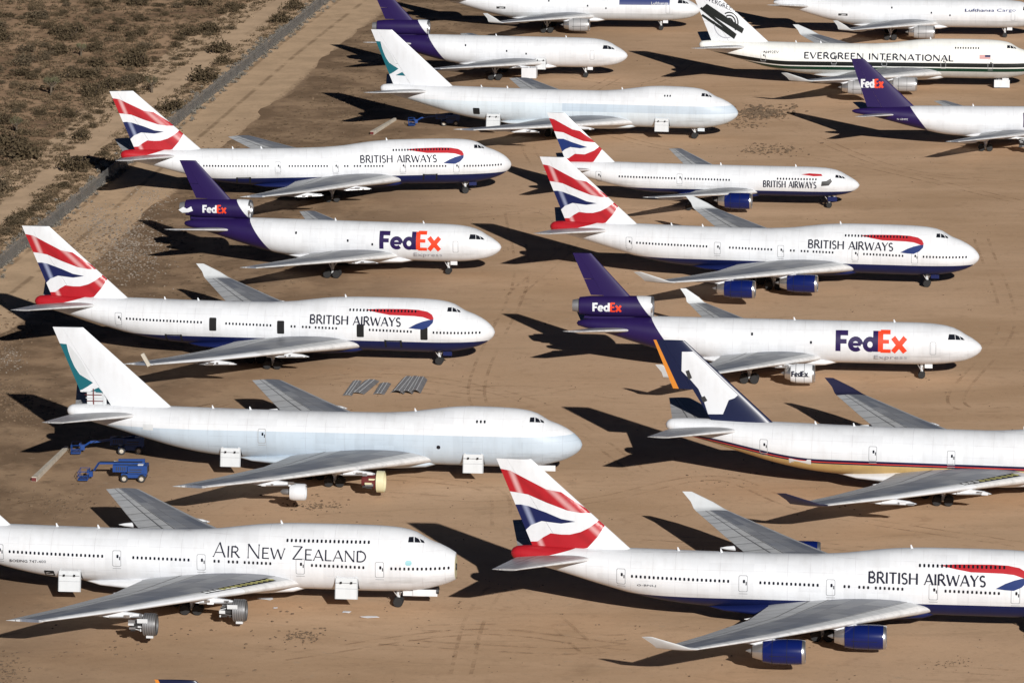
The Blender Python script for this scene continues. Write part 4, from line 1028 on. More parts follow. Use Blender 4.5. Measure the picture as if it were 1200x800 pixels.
# ------------------------------------------------------------------ ground
FA, FB = at(0, 316), at(385, 2)
FD = (FB-FA).normalized(); FN = Vector((FD.y, -FD.x, 0))       # FN points to the apron side
def ground_mat():
    m, nt, b = new_mat('desert_ground')
    x, y, z, v = coords(nt)
    sd = (x-FA.x)*FN.x + (y-FA.y)*FN.y                         # metres from the fence line, + towards the aircraft
    n_big = noise(nt, v, .012, 4, .55); n_mid = noise(nt, v, .09, 6, .62); n_fine = noise(nt, v, 1.3, 6, .7)
    streak = noise(nt, v, 1.0, 5, .6, (.025, .075, 1)); streak2 = noise(nt, v, 1.0, 4, .65, (.09, .50, 1))
    a = mix(nt, ramp(nt, streak, .35, .68), (.515, .335, .205), (.625, .418, .268))
    a = mix(nt, ramp(nt, streak2, .52, .70)*.22, a, (.39, .26, .158))
    a = mix(nt, ramp(nt, n_mid, .56, .74)*.45, a, (.36, .235, .14))
    a = mix(nt, ramp(nt, n_big, .46, .62)*.55, a, (.62, .42, .275))
    tw = x*.13 + y*.045 + n_big*1.6                             # old wheel tracks
    blot = noise(nt, v, .30, 6, .68); a = mix(nt, ramp(nt, blot, .54, .70)*.40, a, (.38, .235, .145)); a = mix(nt, ramp(nt, noise(nt, v, .7, 5, .7), .60, .72)*.30, a, (.66, .48, .32))
    tr = ((y*.085 + noise(nt, v, .006, 2)*9.).mod(1)-.5).abs()
    a = mix(nt, (tr.lt(.028)*ramp(nt, n_mid, .42, .55))*.22, a, (.37, .25, .155))
    r = mix(nt, ramp(nt, n_mid, .36, .60), (.40, .27, .17), (.22, .145, .09))
    r = mix(nt, ramp(nt, noise(nt, v, .35, 6, .7), .52, .70)*.6, r, (.12, .085, .055))
    s = mix(nt, ramp(nt, noise(nt, v, .05, 6, .65), .40, .66), (.47, .31, .195), (.265, .168, .104))
    s = mix(nt, ramp(nt, noise(nt, v, .22, 6, .7), .50, .66)*.65, s, (.085, .062, .044))
    edge = sd + (n_mid-.5)*26. + (n_big-.5)*30.
    c = mix(nt, ramp(nt, edge, 36, 84), r, a)
    c = mix(nt, ramp(nt, edge, -2, 6), s, c)
    c = mix(nt, ramp(nt, n_fine, .54, .74)*.34, c, (.18, .12, .075))
    c = mix(nt, ramp(nt, noise(nt, v, .55, 4, .6), .63, .70)*.35, c, (.45, .34, .245))
    nt.links.new(c.k, b.inputs['Base Color']); b.inputs['Roughness'].default_value = .95
    b.inputs['Specular IOR Level'].default_value = .1
    h = noise(nt, v, .8, 7, .7)*.5 + n_mid*.6
    bp = nt.nodes.new('ShaderNodeBump'); bp.inputs['Distance'].default_value = .22; bp.inputs['Strength'].default_value = .55
    nt.links.new(h.k, bp.inputs['Height']); nt.links.new(bp.outputs[0], b.inputs['Normal'])
    return m
def build_ground():
    g = MB().add([(-9000, -3000, 0), (9000, -3000, 0), (9000, 16000, 0), (-9000, 16000, 0)], [(0, 1, 2, 3)]).build('ground', ground_mat(), smooth=False)
    tag(g, kind='structure')
    def road(name, px, w, col, lift, dark):
        pts = [at(*p) for p in px]
        a = (pts[0]-pts[1]).normalized(); pts = [pts[0]+a*400] + pts; e = (pts[-1]-pts[-2]).normalized(); pts.append(pts[-1]+e*900)
        P = []
        for p, q in zip(pts[:-1], pts[1:]):
            n = max(2, int((q-p).length/4)); P += [p+(q-p)*(i/n) for i in range(n)]
        b = MB(); k = 7; V = []; U = []
        for i, p in enumerate(P):
            d = (P[min(i+1, len(P)-1)]-P[max(i-1, 0)]).normalized(); n = Vector((-d.y, d.x, 0))
            wl = w/2*(1+.16*math.sin(i*.37)*math.sin(i*.11+1)+random.uniform(-.07, .07)); wr = w/2*(1+.16*math.sin(i*.29+2)+random.uniform(-.07, .07))
            for j in range(k):
                t = j/(k-1); o = -wl+(wl+wr)*t; q = p+n*o; V.append((q.x, q.y, lift)); U.append((.5+o/w/1.1, i*4.))
        f = [(i*k+j, i*k+j+1, (i+1)*k+j+1, (i+1)*k+j) for i in range(len(P)-1) for j in range(k-1)]
        m, nt, bs = new_mat(name+'_dirt'); uv = nt.nodes.new('ShaderNodeUVMap'); uv.uv_map = 'UVMap'
        s = nt.nodes.new('ShaderNodeSeparateXYZ'); nt.links.new(uv.outputs[0], s.inputs[0]); u = X(nt, s.outputs[0])
        x, y, z, v = coords(nt); n1 = noise(nt, v, .16, 5, .6); n2 = noise(nt, v, 1.4, 5, .65)
        uu = u + (n1-.5)*.015
        c = mix(nt, ramp(nt, n1, .36, .66), col, tuple(k*.82 for k in col))
        rut = ramp(nt, (uu-.36).abs(), .008, .03, 1, 0).max(ramp(nt, (uu-.62).abs(), .008, .03, 1, 0))
        c = mix(nt, rut*dark*ramp(nt, n1, .36, .56)*.65, c, (.25, .165, .10))
        c = mix(nt, ramp(nt, n2, .52, .72)*.3, c, (.20, .135, .09))
        edge = ramp(nt, (uu-.5).abs() + (n2-.5)*.25, .40, .50)
        c = mix(nt, edge*.9, c, (.235, .155, .098))
        nt.links.new(c.k, bs.inputs['Base Color']); bs.inputs['Roughness'].default_value = .95; bs.inputs['Specular IOR Level'].default_value = .1
        tag(MB().add(V, f, 0, U).build(name, m, smooth=False, fix=False), kind='structure')
    road('dirt_track', [(0, 250), (60, 203), (135, 143), (190, 97), (255, 52), (335, 0)], 18, (.66, .47, .31), .006, .3)
    road('dirt_road', [(0, 335), (75, 277), (150, 212), (230, 147), (330, 63), (412, 0)], 21, (.64, .45, .29), .010, 1.)

def build_tracks():
    m, nt, b = new_mat('pressed_dirt'); x, y, z, v = coords(nt)
    n = noise(nt, v, .35, 5, .65); n2 = noise(nt, v, .05, 3, .5)
    b.inputs['Base Color'].default_value = (.33, .215, .125, 1); b.inputs['Roughness'].default_value = .95; b.inputs['Specular IOR Level'].default_value = .1
    nt.links.new((ramp(nt, n, .40, .62)*ramp(nt, n2,   .38, .58)*.30).k, b.inputs['Alpha'])
    rng = random.Random(5); mb = MB()
    runs = [[(560, 600), (700, 585), (840, 560), (960, 600), (1210, 640)], [(330, 770), (560, 740), (760, 760), (1210, 790)], [(600, 110), (760, 170), (960, 185), (1210, 240)], [(600, 250), (610, 330), (560, 470), (700, 520)],
            [(1150, 280), (1180, 380), (1120, 470), (1210, 480)], [(230, 480), (420, 440), (620, 470), (760, 560)], [(600, 350), (680, 260), (620, 160), (740, 80)], [(300, 250), (480, 240), (640, 250), (660, 300)],
            [(0, 590), (120, 575), (230, 600), (330, 560), (560, 570), (590, 620)], [(860, 120), (950, 160), (1060, 200), (1210, 215)], [(540, 790), (560, 720), (600, 690), (700, 770)], [(380, 20), (450, 20), (560, 60), (740, 100), (830, 60)]]
    for _ in range(10):
        x0 = rng.uniform(330, 900); y0 = rng.uniform(150, 790); s = rng.uniform(-.05, .05)
        runs.append([(x0, y0), (x0+110, y0+110*s+rng.uniform(-5, 5)), (x0+230, y0+230*s+rng.uniform(-9, 9)), (x0+330, y0+330*s+rng.uniform(-12, 12))])
    for r, pts in enumerate(runs):
        P = [at(*p) for p in pts]; Q = []
        P = [P[0]*2-P[1]]+P+[P[-1]*2-P[-2]]
        for i in range(1, len(P)-2):
            for k in range(16):
                t = k/16; p0, p1, p2, p3 = P[i-1:i+3]
                Q.append(.5*((2*p1)+(p2-p0)*t+(2*p0-5*p1+4*p2-p3)*t*t+(3*p1-p0-3*p2+p3)*t**3))
        for o in (-1.15, 1.15):
            V = []
            for i, q in enumerate(Q):
                d = (Q[min(i+1, len(Q)-1)]-Q[max(i-1, 0)]).normalized(); nn = Vector((-d.y, d.x, 0))
                for e in (-.24, .24): V.append(tuple((q+nn*(o+e)).to_2d())+(.016+.004*(2*r+(o > 0)),))
            mb.add(V, [(2*i, 2*i+1, 2*i+3, 2*i+2) for i in range(len(Q)-1)])
    tag(mb.build('ground_tracks', m, smooth=False, fix=False), kind='structure')

# ------------------------------------------------------------------ desert plants
def leaf_mat(name, a, b_):
    m, nt, b = new_mat(name); x, y, z, v = coords(nt)
    g = nt.nodes.new('ShaderNodeNewGeometry'); r = X(nt, g.outputs['Random Per Island'])
    c = mix(nt, r, a, b_); nt.links.new(c.k, b.inputs['Base Color']); b.inputs['Roughness'].default_value = .8
    b.inputs['Specular IOR Level'].default_value = .15
    return m
def clump(rng, n, rx, rz, leaf):
    """little leaf blades spread through an uneven mound"""
    V = []; F = []
    lobes = [(rng.uniform(-.5, .5)*rx, rng.uniform(-.5, .5)*rx, rng.uniform(.45, 1)*rx*.62, rng.uniform(.55, 1)*rz) for _ in range(6)]
    for i in range(n):
        lx, ly, lr, lz = rng.choice(lobes)
        a = rng.uniform(0, 6.283); e = rng.random()**.5; u = rng.uniform(0, 1)**.6
        p = Vector((lx+lr*e*math.cos(a), ly+lr*e*math.sin(a), max(.02, lz*u*math.sqrt(max(0, 1-e*e*.8)))))
        d = Vector((rng.gauss(0, 1), rng.gauss(0, 1), rng.gauss(.5, .8))).normalized(); w = d.orthogonal().normalized()*leaf*.35
        w = Matrix.Rotation(rng.uniform(0, 6.28), 3, d) @ w
        L = leaf*rng.uniform(.6, 1.5); o = len(V)
        V += [p-w, p+w, p+d*L+w*.5, p+d*L-w*.5]; F.append((o, o+1, o+2, o+3))
    return V, F
def build_plants():
    rng = random.Random(3)
    mats = [leaf_mat('creosote_leaf', (.056, .041, .024), (.105, .078, .046)), leaf_mat('sage_leaf', (.070, .054, .035), (.13, .098, .062)), leaf_mat('dry_twig', (.085, .060, .036), (.18, .13, .08))]
    stem_m = paint('twig_bark', (.07, .05, .035), .9)
    protos = []
    for i in range(7):
        b = MB(); V, F = clump(rng, 420, 1.5, 1.35, .20); b.add(V, F)
        me = b.mesh('foliage', mats[i % 3 if i < 5 else 0], smooth=False, fix=False)
        s = MB()
        for k in range(7):
            a = rng.uniform(0, 6.28); s.tube((0, 0, -.05), (math.cos(a)*.7, math.sin(a)*.7, rng.uniform(.5, 1.0)), .05, .02, 6)
        protos.append((me, s.mesh('stem', stem_m)))
    def bush(px, py, sc, label, group, i=None, z=1.):
        i = rng.randrange(7) if i is None else i
        p = at(px, py); r = empty('desert_bush', p, rng.uniform(0, 6.28)); r.scale = (sc*rng.uniform(.85, 1.25), sc, sc*z)
        tag(r, label, 'bush', group); link('foliage', protos[i][0], r); link('stem', protos[i][1], r); return r
    big = [(242, 96, 2.6, 'large dark bush between the dirt track and the fence, biggest of its clump'), (256, 62, 2.2, 'dark bush at the upper end of the clump between track and fence'), (262, 75, 1.5, 'small round bush close to the fence mesh, beside the dark clump'),
           (25, 186, 2.9, 'large dark bush at the left edge beyond the dirt track'), (8, 172, 2.6, 'dark bush cut by the left edge beyond the dirt track'), (200, 131, 2.2, 'dark bush touching the fence behind the red wave tail of one jumbo'),
           (88, 200, 2.4, 'dark bush beside the track, near the tail shadow of one jumbo'), (160, 78, 2.6, 'broad dark bush in open scrub above the dirt track'), (130, 105, 2.2, 'dark bush just above the tail tip of the fence side jumbo'), (222, 42, 1.8, 'bush beside the dirt track in the scrub'), (330, 27, 2.0, 'bush between track and fence near the top of the photo'), (345, 12, 1.9, 'bush between track and fence, highest in the photo')]
    for px, py, sc, lab in big: bush(px, py, sc, lab, 'larger desert bushes', 0 if sc > 2 else 5)
    lab, grp = 'low dark desert bush in the scrub beyond the perimeter fence', 'low scrub bushes beyond the fence'
    n = 0
    while n < 210:
        px, py = rng.uniform(-8, 330), rng.uniform(-4, 250)
        if py > 250-px*.745-12: continue                         # keep to the far side of the track
        if rng.random() > .35+.65*(1-py/260.): continue
        bush(px, py, rng.choice((.5, .6, .7, .8, .95, 1.1, 1.3, 1.6, 2.0)), lab, grp, z=rng.uniform(.7, 1.15)); n += 1
    n = 0
    while n < 34:
        px = rng.uniform(0, 380); py = 278-px*.74 + rng.uniform(-6, 26)
        q = at(px, py); sd = (q-FA).dot(FN)
        if py < 258-px*.745 + 8 or sd > -6: continue
        bush(px, py, rng.uniform(.5, 1.2), 'low desert bush on the strip between dirt track and fence', 'bushes between track and fence', z=.8); n += 1
    # uncountable dry scrub
    V = []; F = []; tv = [clump(rng, 26, .7, .45, .17) for _ in range(8)]
    cnt = 0
    while cnt < 4000:
        px, py = rng.uniform(-15, 400), rng.uniform(-12, 300); q = at(px, py); sd = (q-FA).dot(FN)
        if sd > -3: continue
        if abs(py-(250-px*.746)) < 11 and px < 340: continue
        tvv, tff = rng.choice(tv); s = rng.uniform(.6, 1.9)**1.2; a = rng.uniform(0, 6.28); ca, sa = math.cos(a)*s, math.sin(a)*s; o = len(V)
        V += [(q.x+p.x*ca-p.y*sa, q.y+p.x*sa+p.y*ca, p.z*s*.9) for p in tvv]; F += [tuple(o+i for i in f) for f in tff]; cnt += 1
    tag(MB().add(V, F).build('scrub', mats[2], smooth=False, fix=False), 'dry brown scrub covering the desert beyond the fence', 'scrub', kind='stuff')
    # sparse weeds on the rough side of the apron
    V = []; F = []; cnt = 0
    while cnt < 2600:
        q = FA + FD*rng.uniform(-40, 420) + FN*(16+abs(rng.gauss(0, 15))); tvv, tff = rng.choice(tv); s = rng.uniform(.25, .75); a = rng.uniform(0, 6.28); ca, sa = math.cos(a)*s, math.sin(a)*s; o = len(V)
        V += [(q.x+p.x*ca-p.y*sa, q.y+p.x*sa+p.y*ca, p.z*s*.6) for p in tvv]; F += [tuple(o+i for i in f) for f in tff]; cnt += 1
    tag(MB().add(V, F).build('dry_weeds', mats[2], smooth=False, fix=False), 'sparse dry weeds along the rough edge of the dirt apron', 'weeds', kind='stuff')
    # tumbleweeds blown against the fence
    V = []; F = []; tw = [clump(rng, 60, .55, .8, .16) for _ in range(6)]
    for i in range(2300):
        q = FA + FD*rng.uniform(-60, 460) + FN*rng.gauss(-1.3, 1.2); tvv, tff = rng.choice(tw); s = rng.uniform(.6, 1.3); a = rng.uniform(0, 6.28); ca, sa = math.cos(a)*s, math.sin(a)*s; o = len(V)
        V += [(q.x+p.x*ca-p.y*sa, q.y+p.x*sa+p.y*ca, p.z*s) for p in tvv]; F += [tuple(o+k for k in f) for f in tff]
    tag(MB().add(V, F).build('tumbleweeds', leaf_mat('tumbleweed_twig', (.13, .118, .10), (.25, .23, .20)), smooth=False, fix=False), 'grey tumbleweeds heaped along the foot of the mesh fence', 'tumbleweeds', kind='stuff')
    # yucca trees with spiky heads
    lm = leaf_mat('yucca_blade', (.10, .105, .055), (.22, .20, .12)); bk = paint('yucca_bark', (.11, .085, .06), .95)
    for px, py, sc, lab in ((60, 106, 1.0, 'pale spiky yucca tree alone in the brown scrub, left of centre of the scrub'), (178, 103, .9, 'pale spiky yucca tree just above the red wave tail beside the fence road'), (20, 150, .8, 'small spiky yucca tree at the left edge of the scrub'), (95, 60, .7, 'small spiky yucca tree high in the scrub near the top')):
        r = empty('yucca_tree', at(px, py+6), rng.uniform(0, 6)); r.scale = (sc, sc, sc); tag(r, lab, 'tree', 'yucca trees in the scrub')
        t = MB(); t.tube((0, 0, -.1), (.1, .05, 2.0), .28, .20, 10); heads = []; lb = MB()
        for k in range(6):
            a = k*1.05+rng.uniform(-.3, .3); m0 = Vector((.1, .05, 1.5+.1*k)); m1 = m0+Vector((math.cos(a)*.9, math.sin(a)*.9, .7)); m2 = m1+Vector((math.cos(a)*.3, math.sin(a)*.3, .8))
            lb.tube(m0, m1, .16, .14, 8); lb.tube(m1, m2, .14, .12, 8); heads.append(m2)
        c = MB()
        for hd in heads:
            for k in range(60):
                d = Vector((rng.gauss(0, 1), rng.gauss(0, 1), rng.gauss(.35, .7))).normalized(); w = d.orthogonal().normalized()*.05; p = hd+Vector((0, 0, rng.uniform(-.5, .2)))
                c.add([p-w, p+w, p+d*rng.uniform(.55, .95)], [(0, 1, 2)])
        tr = t.build('trunk', bk, r); lb.build('limb', bk, tr); c.build('crown', lm, r, smooth=False, fix=False)

def build_fence():
    L0, L1 = -70., 470.; root = empty('perimeter_fence', FA, math.atan2(FD.y, FD.x))
    tag(root, 'long grey wire mesh fence on posts beside the dirt road', 'fence')
    m, nt, b = new_mat('wire_mesh'); x, y, z, v = coords(nt)
    b.inputs['Base Color'].default_value = (.26, .25, .235, 1); b.inputs['Roughness'].default_value = .7
    n = noise(nt, v, .25, 4, .6); b.inputs['Alpha'].default_value = .6
    d1 = ((x*.707+z*.707)/.07).mod(1).lt(.28); d2 = ((x*.707-z*.707)/.07+500.).mod(1).lt(.28)
    al = d1.max(d2)*.8 + ramp(nt, n - z*.12, .25, .5)*.35
    nt.links.new(al.min(1.0).k, b.inputs['Alpha'])
    w = MB()
    w.box(((L0+L1)/2, 0, 1.25), (L1-L0, .02, 2.3)); w.build('mesh_panel', [m], root, smooth=False)
    r = MB(); r.tube((L0, 0, 2.42), (L1, 0, 2.42), .03, .03, 6)
    r.build('top_rail', [M_steel], root)
    p = MB(); p.tube((0, .05, -.2), (0, .05, 2.55), .05, .05, 8); pm = p.mesh('post', [M_steel])
    k = 0; s = L0
    while s <= L1 and k < 99: link('post', pm, root, (s, 0, 0)); s += 5.6; k += 1

# ------------------------------------------------------------------ smaller things on the apron
def build_props():
    # boom lift, boom folded out to the left (-x) with the work basket low
    def parts(fold):
        P = []
        b = MB(); b.box((0, 0, .85), (3.1, 1.5, .55)); b.box((0, 0, .62), (2.2, 1.0, .25)); b.box((1.45, 0, .95), (.5, 1.2, .4)); P.append(('chassis', b.mesh('chassis', [M_blue], smooth=False)))
        b = MB(); b.box((-.6, 0, 1.75), (4.2, 1.2, .9)); b.box((1.3, 0, 1.7), (1.2, 2.0, 1.1)); b.box((-.2, .85, 1.7), (2.2, .5, .9)); b.tube((0, 0, 1.05), (0, 0, 1.35), .7, .7, 20); P.append(('turret', b.mesh('turret', [M_blue], smooth=False)))
        b = MB(); b.box((.4, -.86, 1.7), (2.1, .35, .95)); b.box((.4, -1.05, 1.75), (1.6, .04, .12), 1); P.append(('engine_cover', b.mesh('engine_cover', [M_blue, M_dark], smooth=False)))
        b = MB()
        if fold: b.tube((1.5, .1, 2.45), (-4.6, .1, 2.35), .26, .22, 4); b.tube((-2.0, .1, 2.75), (1.5, .1, 2.8), .22, .2, 4); b.tube((-4.6, .1, 2.35), (-5.3, .1, 1.3), .16, .14, 6)
        else: b.tube((1.2, .1, 2.3), (-5.4, .1, 1.55), .26, .2, 4); b.tube((-5.4, .1, 1.55), (-6.4, .1, .9), .15, .13, 6)
        P.append(('boom', b.mesh('boom', [M_blue], smooth=False)))
        b = MB(); bx = -6.6 if fold else -7.3; zz = .25
        b.box((bx, 0, zz+.05), (1.3, 2.4, .1))
        for x_ in (-.62, .62):
            for y_ in (-1.17, 0, 1.17): b.tube((bx+x_, y_, zz), (bx+x_, y_, zz+1.15), .035, .035, 6)
        for h_ in (.6, 1.15):
            for y_ in (-1.17, 1.17): b.tube((bx-.62, y_, zz+h_), (bx+.62, y_, zz+h_), .035, .035, 6)
            for x_ in (-.62, .62): b.tube((bx+x_, -1.17, zz+h_), (bx+x_, 1.17, zz+h_), .035, .035, 6)
        b.box((bx+.55, .2, zz+.95), (.3, .7, .4)); b.box((bx+.9, .1, zz+.6), (.5, .5, .7)); P.append(('basket', b.mesh('basket', [M_blue], smooth=False)))
        b = MB()
        for k in range(5): b.box((-2.2+.28*k, -.62, 1.75), (.12, .04, .5))
        b.box((1.92, 0, 1.6), (.06, 1.5, .7)); b.box((.2, -1.05, 1.42), (1.9, .03, .12)); b.box((-.6, -.3, 2.22), (2.6, .25, .06)); b.box((0, 0, .5), (1.6, .9, .1)); P.append(('grille', b.mesh('grille', [M_dark], smooth=False)))
        b = MB()
        for dy in (-.12, 0, .12): b.tube((1.2, dy-.18, 2.62), (-4.4, dy-.18, 2.6 if fold else 1.95), .035, .035, 6); b.tube((-4.4, dy-.18, 2.6 if fold else 1.95), (-5.2, dy, 1.4), .035, .035, 6)
        P.append(('hose', b.mesh('hose', [M_black])))
        b = MB(); b.tube((.6, .1, 1.9), (-1.6, .1, 2.5 if fold else 2.0), .1, .1, 10); b.tube((-1.6, .1, 2.5 if fold else 2.0), (-2.6, .1, 2.6 if fold else 1.9), .06, .06, 10); b.box((1.0, -.2, 2.3), (.7, .9, .12)); P.append(('hydraulic_ram', b.mesh('hydraulic_ram', [M_lgrey])))
        b = MB(); b.lathe([(-.2, .3), (-.2, .46), (-.12, .52), (.12, .52), (.2, .46), (.2, .3)], n=20, axis='y', mat=0); b.lathe([(-.21, .03), (-.21, .27), (-.15, .31), (.15, .31), (.21, .27), (.21, .03)], n=20, axis='y', mat=1)
        return P, b.mesh('wheel', [M_dark, M_bone])
    for fold, px, py, rz, lab in ((True, 157, 563, -.06, 'blue boom lift with raised folded boom in full sun behind the all white jumbo wing'), (False, 153, 530.5, .03, 'blue boom lift with lowered boom in the shadow under the teal stroked tail'), (False, 527, 147, .05, 'blue boom lift under the tail of the far white and pale blue jumbo')):
        p = at(px, py); r = empty('boom_lift', p, rz); tag(r, lab, 'boom lift', 'blue boom lifts'); P, wm = parts(fold)
        for nm, me in P: link(nm, me, r)
        for sx in (-1.15, 1.15):
            for sy in (-.95, .95): link('wheel', wm, r, (sx, sy, .52))
    # stacked removed wing panels
    def panel(name, px0, px1, w, lab, curve=.35, n=9, ribs=2):
        a, b_ = at(*px0), at(*px1); d = (b_-a); L = d.length; r = empty(name, (a+b_)/2, math.atan2(d.y, d.x)); tag(r, lab, 'metal panel', 'removed wing panels lying on the dirt')
        b = MB(); V = []
        for i in range(2):
            for j in range(n):
                t = j/(n-1)-.5; z = .12+curve*(1-4*t*t); V.append(((i-.5)*L, t*w, z)); V.append(((i-.5)*L, t*w, z-.07))
        m_ = 2*n; f = []
        for j in range(n-1): f += [(2*j, 2*j+2, m_+2*j+2, m_+2*j), (2*j+1, m_+2*j+1, m_+2*j+3, 2*j+3), (2*j, 2*j+1, 2*j+3, 2*j+2), (m_+2*j, m_+2*j+2, m_+2*j+3, m_+2*j+1)]
        f += [(0, m_, m_+1, 1), (m_-2, m_-1, 2*m_-1, 2*m_-2)]
        b.add(V, f); b.build('skin', [M_steel], r)
        for k in range(ribs+2):
            x_ = -L/2+L*(k+.5)/(ribs+2); q = MB(); q.box((x_, 0, .06), (.12, w*.96, .10)); q.build('rib', [M_dark], r, smooth=False)
        for k in range(ribs):
            t = (k+1)/(ribs+1)-.5; q = MB(); q.box((0, t*w, .15+curve*(1-4*t*t)), (L*.98, .07, .06)); q.build('stringer', [M_lgrey], r, smooth=False)
    panel('wing_panel', (407, 464), (419, 447), 1.3, 'narrow dull grey wing panel on the dirt, leftmost of the removed panels', .1)
    panel('wing_panel', (418, 462), (436, 447), 2.2, 'wide grey wing panel on the dirt, second from left of the removed panels', .25)
    panel('wing_panel', (444, 462.5), (452, 450), 1.6, 'short grey wing panel on the dirt with a pale rib, third of the removed panels', .15)
    panel('wing_panel', (465, 462), (479, 445.5), 2.0, 'curved grey wing panel with dark underside, left of the joined pair', .55)
    panel('wing_panel', (476, 462), (487, 445), 1.8, 'curved grey wing panel between two others in the right hand stack', .5)
    panel('wing_panel', (486, 461), (494, 445.5), 1.7, 'curved grey wing panel at the right end of the removed panels', .5)
    # long pale beams
    for px0, px1, w, lab in (((40, 564), (78, 526), .75, 'long pale beam lying on the dirt left of the blue boom lifts'), ((436, 158), (463, 141), .8, 'long pale beam lying on the dirt near the far white and pale blue jumbo tail')):
        a, b_ = at(*px0), at(*px1); d = b_-a; L = d.length; r = empty('long_beam', (a+b_)/2, math.atan2(d.y, d.x)); tag(r, lab, 'beam', 'long pale beams')
        b = MB(); n = 10
        V = []
        for i in range(n+1):
            t = i/n; ww = w*(1.0-.35*t)*(1+.06*math.sin(i*2.1)); hh = w*.85*(1-.3*t)
            V += [((t-.5)*L, -ww/2, 0.), ((t-.5)*L, ww/2, 0.), ((t-.5)*L, ww*.42, hh), ((t-.5)*L, -ww*.42, hh)]
        f = [(i*4+j, i*4+(j+1) % 4, i*4+4+(j+1) % 4, i*4+4+j) for i in range(n) for j in range(4)]+[(3, 2, 1, 0), (n*4, n*4+1, n*4+2, n*4+3)]
        b.add(V, f).build('shell', [M_bone], r, smooth=False)
        q = MB(); q.box((-.5*L-.06, 0, w*.4), (.12, w*.8, w*.6)); q.build('end_plate', [M_rust], r, smooth=False)
    # scraps by the white jumbo's nose
    for px, py, sx, sy, lab in ((406, 717.5, 1.0, .8, 'small square pale scrap on the dirt below the white jumbo nose'), (433, 723.5, 2.3, .7, 'longer pale scrap on the dirt below the white jumbo nose'), (323, 713, .6, .5, 'tiny pale scrap nearest the stripped inboard engine'), (312, 702, 2.0, 1.1, 'white sheet scrap under the wing root of the white jumbo')):
        p = at(px, py); b = MB(); n = 7; V = []
        pts = [(sx/2*math.cos(6.283*i/n)*random.uniform(.75, 1.15), sy/2*math.sin(6.283*i/n)*random.uniform(.75, 1.15)) for i in range(n)]
        V = [(x_, y_, .04+.12*random.random()) for x_, y_ in pts]; V += [(x_, y_, z_+.04) for (x_, y_), (_, _, z_) in zip(pts, V)]
        b.add(V, [tuple(range(n-1, -1, -1)), tuple(range(n, 2*n))]+[(i, (i+1) % n, n+(i+1) % n, n+i) for i in range(n)])
        o = b.build('scrap_sheet', [M_white], None, smooth=False); o.location = p; tag(o, lab, 'scrap', 'pale scraps on the dirt')
    # clods of turned earth
    rng = random.Random(11); V = []; F = []
    base = bmesh.new(); bmesh.ops.create_icosphere(base, subdivisions=1, radius=1.); bv = [v.co.copy() for v in base.verts]; bf = [tuple(v.index for v in f.verts) for f in base.faces]; base.free()
    def clods(cx, cy, wx, wy, n, s0, s1):
        for _ in range(n):
            q = at(cx+rng.gauss(0, wx), cy+rng.gauss(0, wy)); s = rng.uniform(s0, s1); o = len(V); ang = rng.uniform(0, 6)
            k = [rng.uniform(.6, 1.2) for _ in range(3)]
            for c in bv:
                j = 1+.25*math.sin(c.x*7+o)+.2*math.sin(c.y*9+o*.3)
                V.append((q.x+(c.x*math.cos(ang)-c.y*math.sin(ang))*s*j*k[0], q.y+(c.x*math.sin(ang)+c.y*math.cos(ang))*s*j*k[1], s*.2+c.z*s*.55*j*k[2]))
            F.extend(tuple(o+i for i in f) for f in bf)
    clods(893, 133, 17, 4.2, 300, .15, .6); clods(900, 176, 22, 3.2, 160, .1, .35); clods(868, 147, 14, 2, 60, .1, .3)
    clods(355, 746, 12, 5, 130, .06, .22); clods(370, 592, 18, 4, 120, .06, .22); clods(20, 470, 22, 16, 320, .08, .3); clods(70, 590, 24, 8, 160, .05, .25); clods(12, 785, 12, 9, 120, .06, .25)
    clods(140, 300, 30, 22, 700, .08, .32); clods(75, 265, 20, 16, 200, .08, .3); clods(415, 118, 22, 10, 160, .1, .3); clods(12, 400, 12, 16, 200, .08, .3); clods(285, 165, 60, 10, 220, .08, .28)
    clods(1115, 777, 16, 3, 60, .04, .14); clods(845, 562, 20, 5, 24, .05, .2)
    for _ in range(520): clods(rng.uniform(330, 1210), rng.uniform(60, 805), 5, 1.5, rng.choice((1, 1, 2, 3)), .04, .16)
    for _ in range(60): clods(rng.uniform(0, 330), rng.uniform(330, 805), 14, 4, rng.choice((2, 4, 8)), .05, .22)
    V0, F0 = V[:], F[:]; V.clear(); F.clear()
    clods(150, 290, 22, 20, 1500, .06, .24); clods(115, 262, 14, 12, 500, .05, .2); clods(8, 420, 10, 8, 200, .05, .2); clods(175, 232, 14, 8, 250, .05, .2)
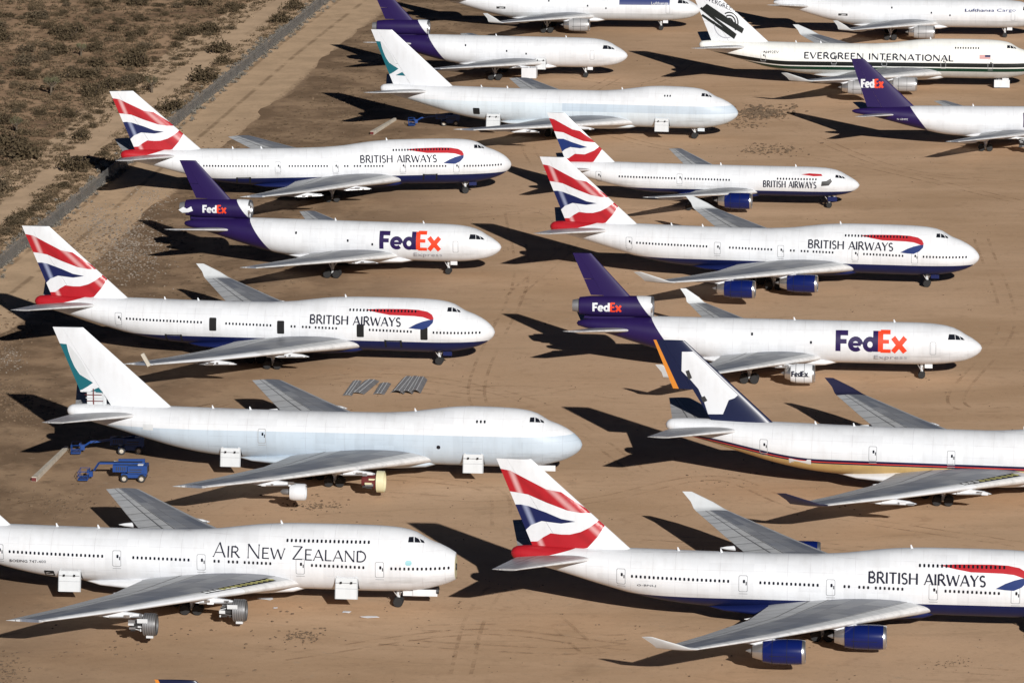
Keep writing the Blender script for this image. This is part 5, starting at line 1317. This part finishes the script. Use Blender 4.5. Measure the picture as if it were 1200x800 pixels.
    tag(MB().add(V, F).build('gravel', paint('grey_gravel', (.27, .225, .185), .95, amount=.5), smooth=False, fix=False), 'pale grey gravel spread beside the dirt road', 'gravel', kind='stuff')
    V[:] = V0; F[:] = F0
    tag(MB().add(V, F).build('rubble', paint('earth_clod', (.17, .115, .072), .95, amount=.5), smooth=False, fix=False), 'clods and small stones scattered over the dirt', 'rubble', kind='stuff')

build_ground(); build_tracks(); build_plants(); build_fence(); build_props()

# ------------------------------------------------------------------ light, sky, camera
W = bpy.data.worlds.new('World'); S.world = W; W.use_nodes = True
nt = W.node_tree; sky = nt.nodes.new('ShaderNodeTexSky'); sky.sky_type = 'NISHITA'; sky.sun_disc = False
SUN_EL, SUN_AZ = 23.05, -75.2
dx, dy = math.cos(R(SUN_AZ)), math.sin(R(SUN_AZ))
sky.sun_elevation = R(SUN_EL); sky.sun_rotation = math.atan2(dx, dy); sky.altitude = 2500; sky.air_density = .15; sky.dust_density = .05
nt.links.new(sky.outputs[0], nt.nodes['Background'].inputs[0]); nt.nodes['Background'].inputs[1].default_value = .05
L = bpy.data.lights.new('sun', 'SUN'); L.energy = 4.4; L.angle = R(.53); L.color = (1., .975, .93)
so = bpy.data.objects.new('sun', L); COL.objects.link(so)
v = Vector((dx*math.cos(R(SUN_EL)), dy*math.cos(R(SUN_EL)), math.sin(R(SUN_EL))))
so.rotation_euler = v.to_track_quat('Z', 'Y').to_euler(); so.location = v*300
cam = bpy.data.cameras.new('camera'); co = bpy.data.objects.new('camera', cam); COL.objects.link(co)
cam.sensor_fit = 'HORIZONTAL'; cam.sensor_width = 36.; cam.lens = FOC/1200*36.; cam.clip_start = 1.; cam.clip_end = 30000.
r, u, d = _axes(); mt = Matrix((r, u, -d)).transposed().to_4x4(); mt.translation = (0, 0, CAM_H); co.matrix_world = mt
S.camera = co
S.view_settings.view_transform = 'Standard'; S.view_settings.look = 'None'; S.view_settings.gamma = 1.; S.view_settings.exposure = .14; S.view_settings.use_curve_mapping = False
S.render.engine = 'CYCLES'; S.render.resolution_x = 1024; S.render.resolution_y = 682
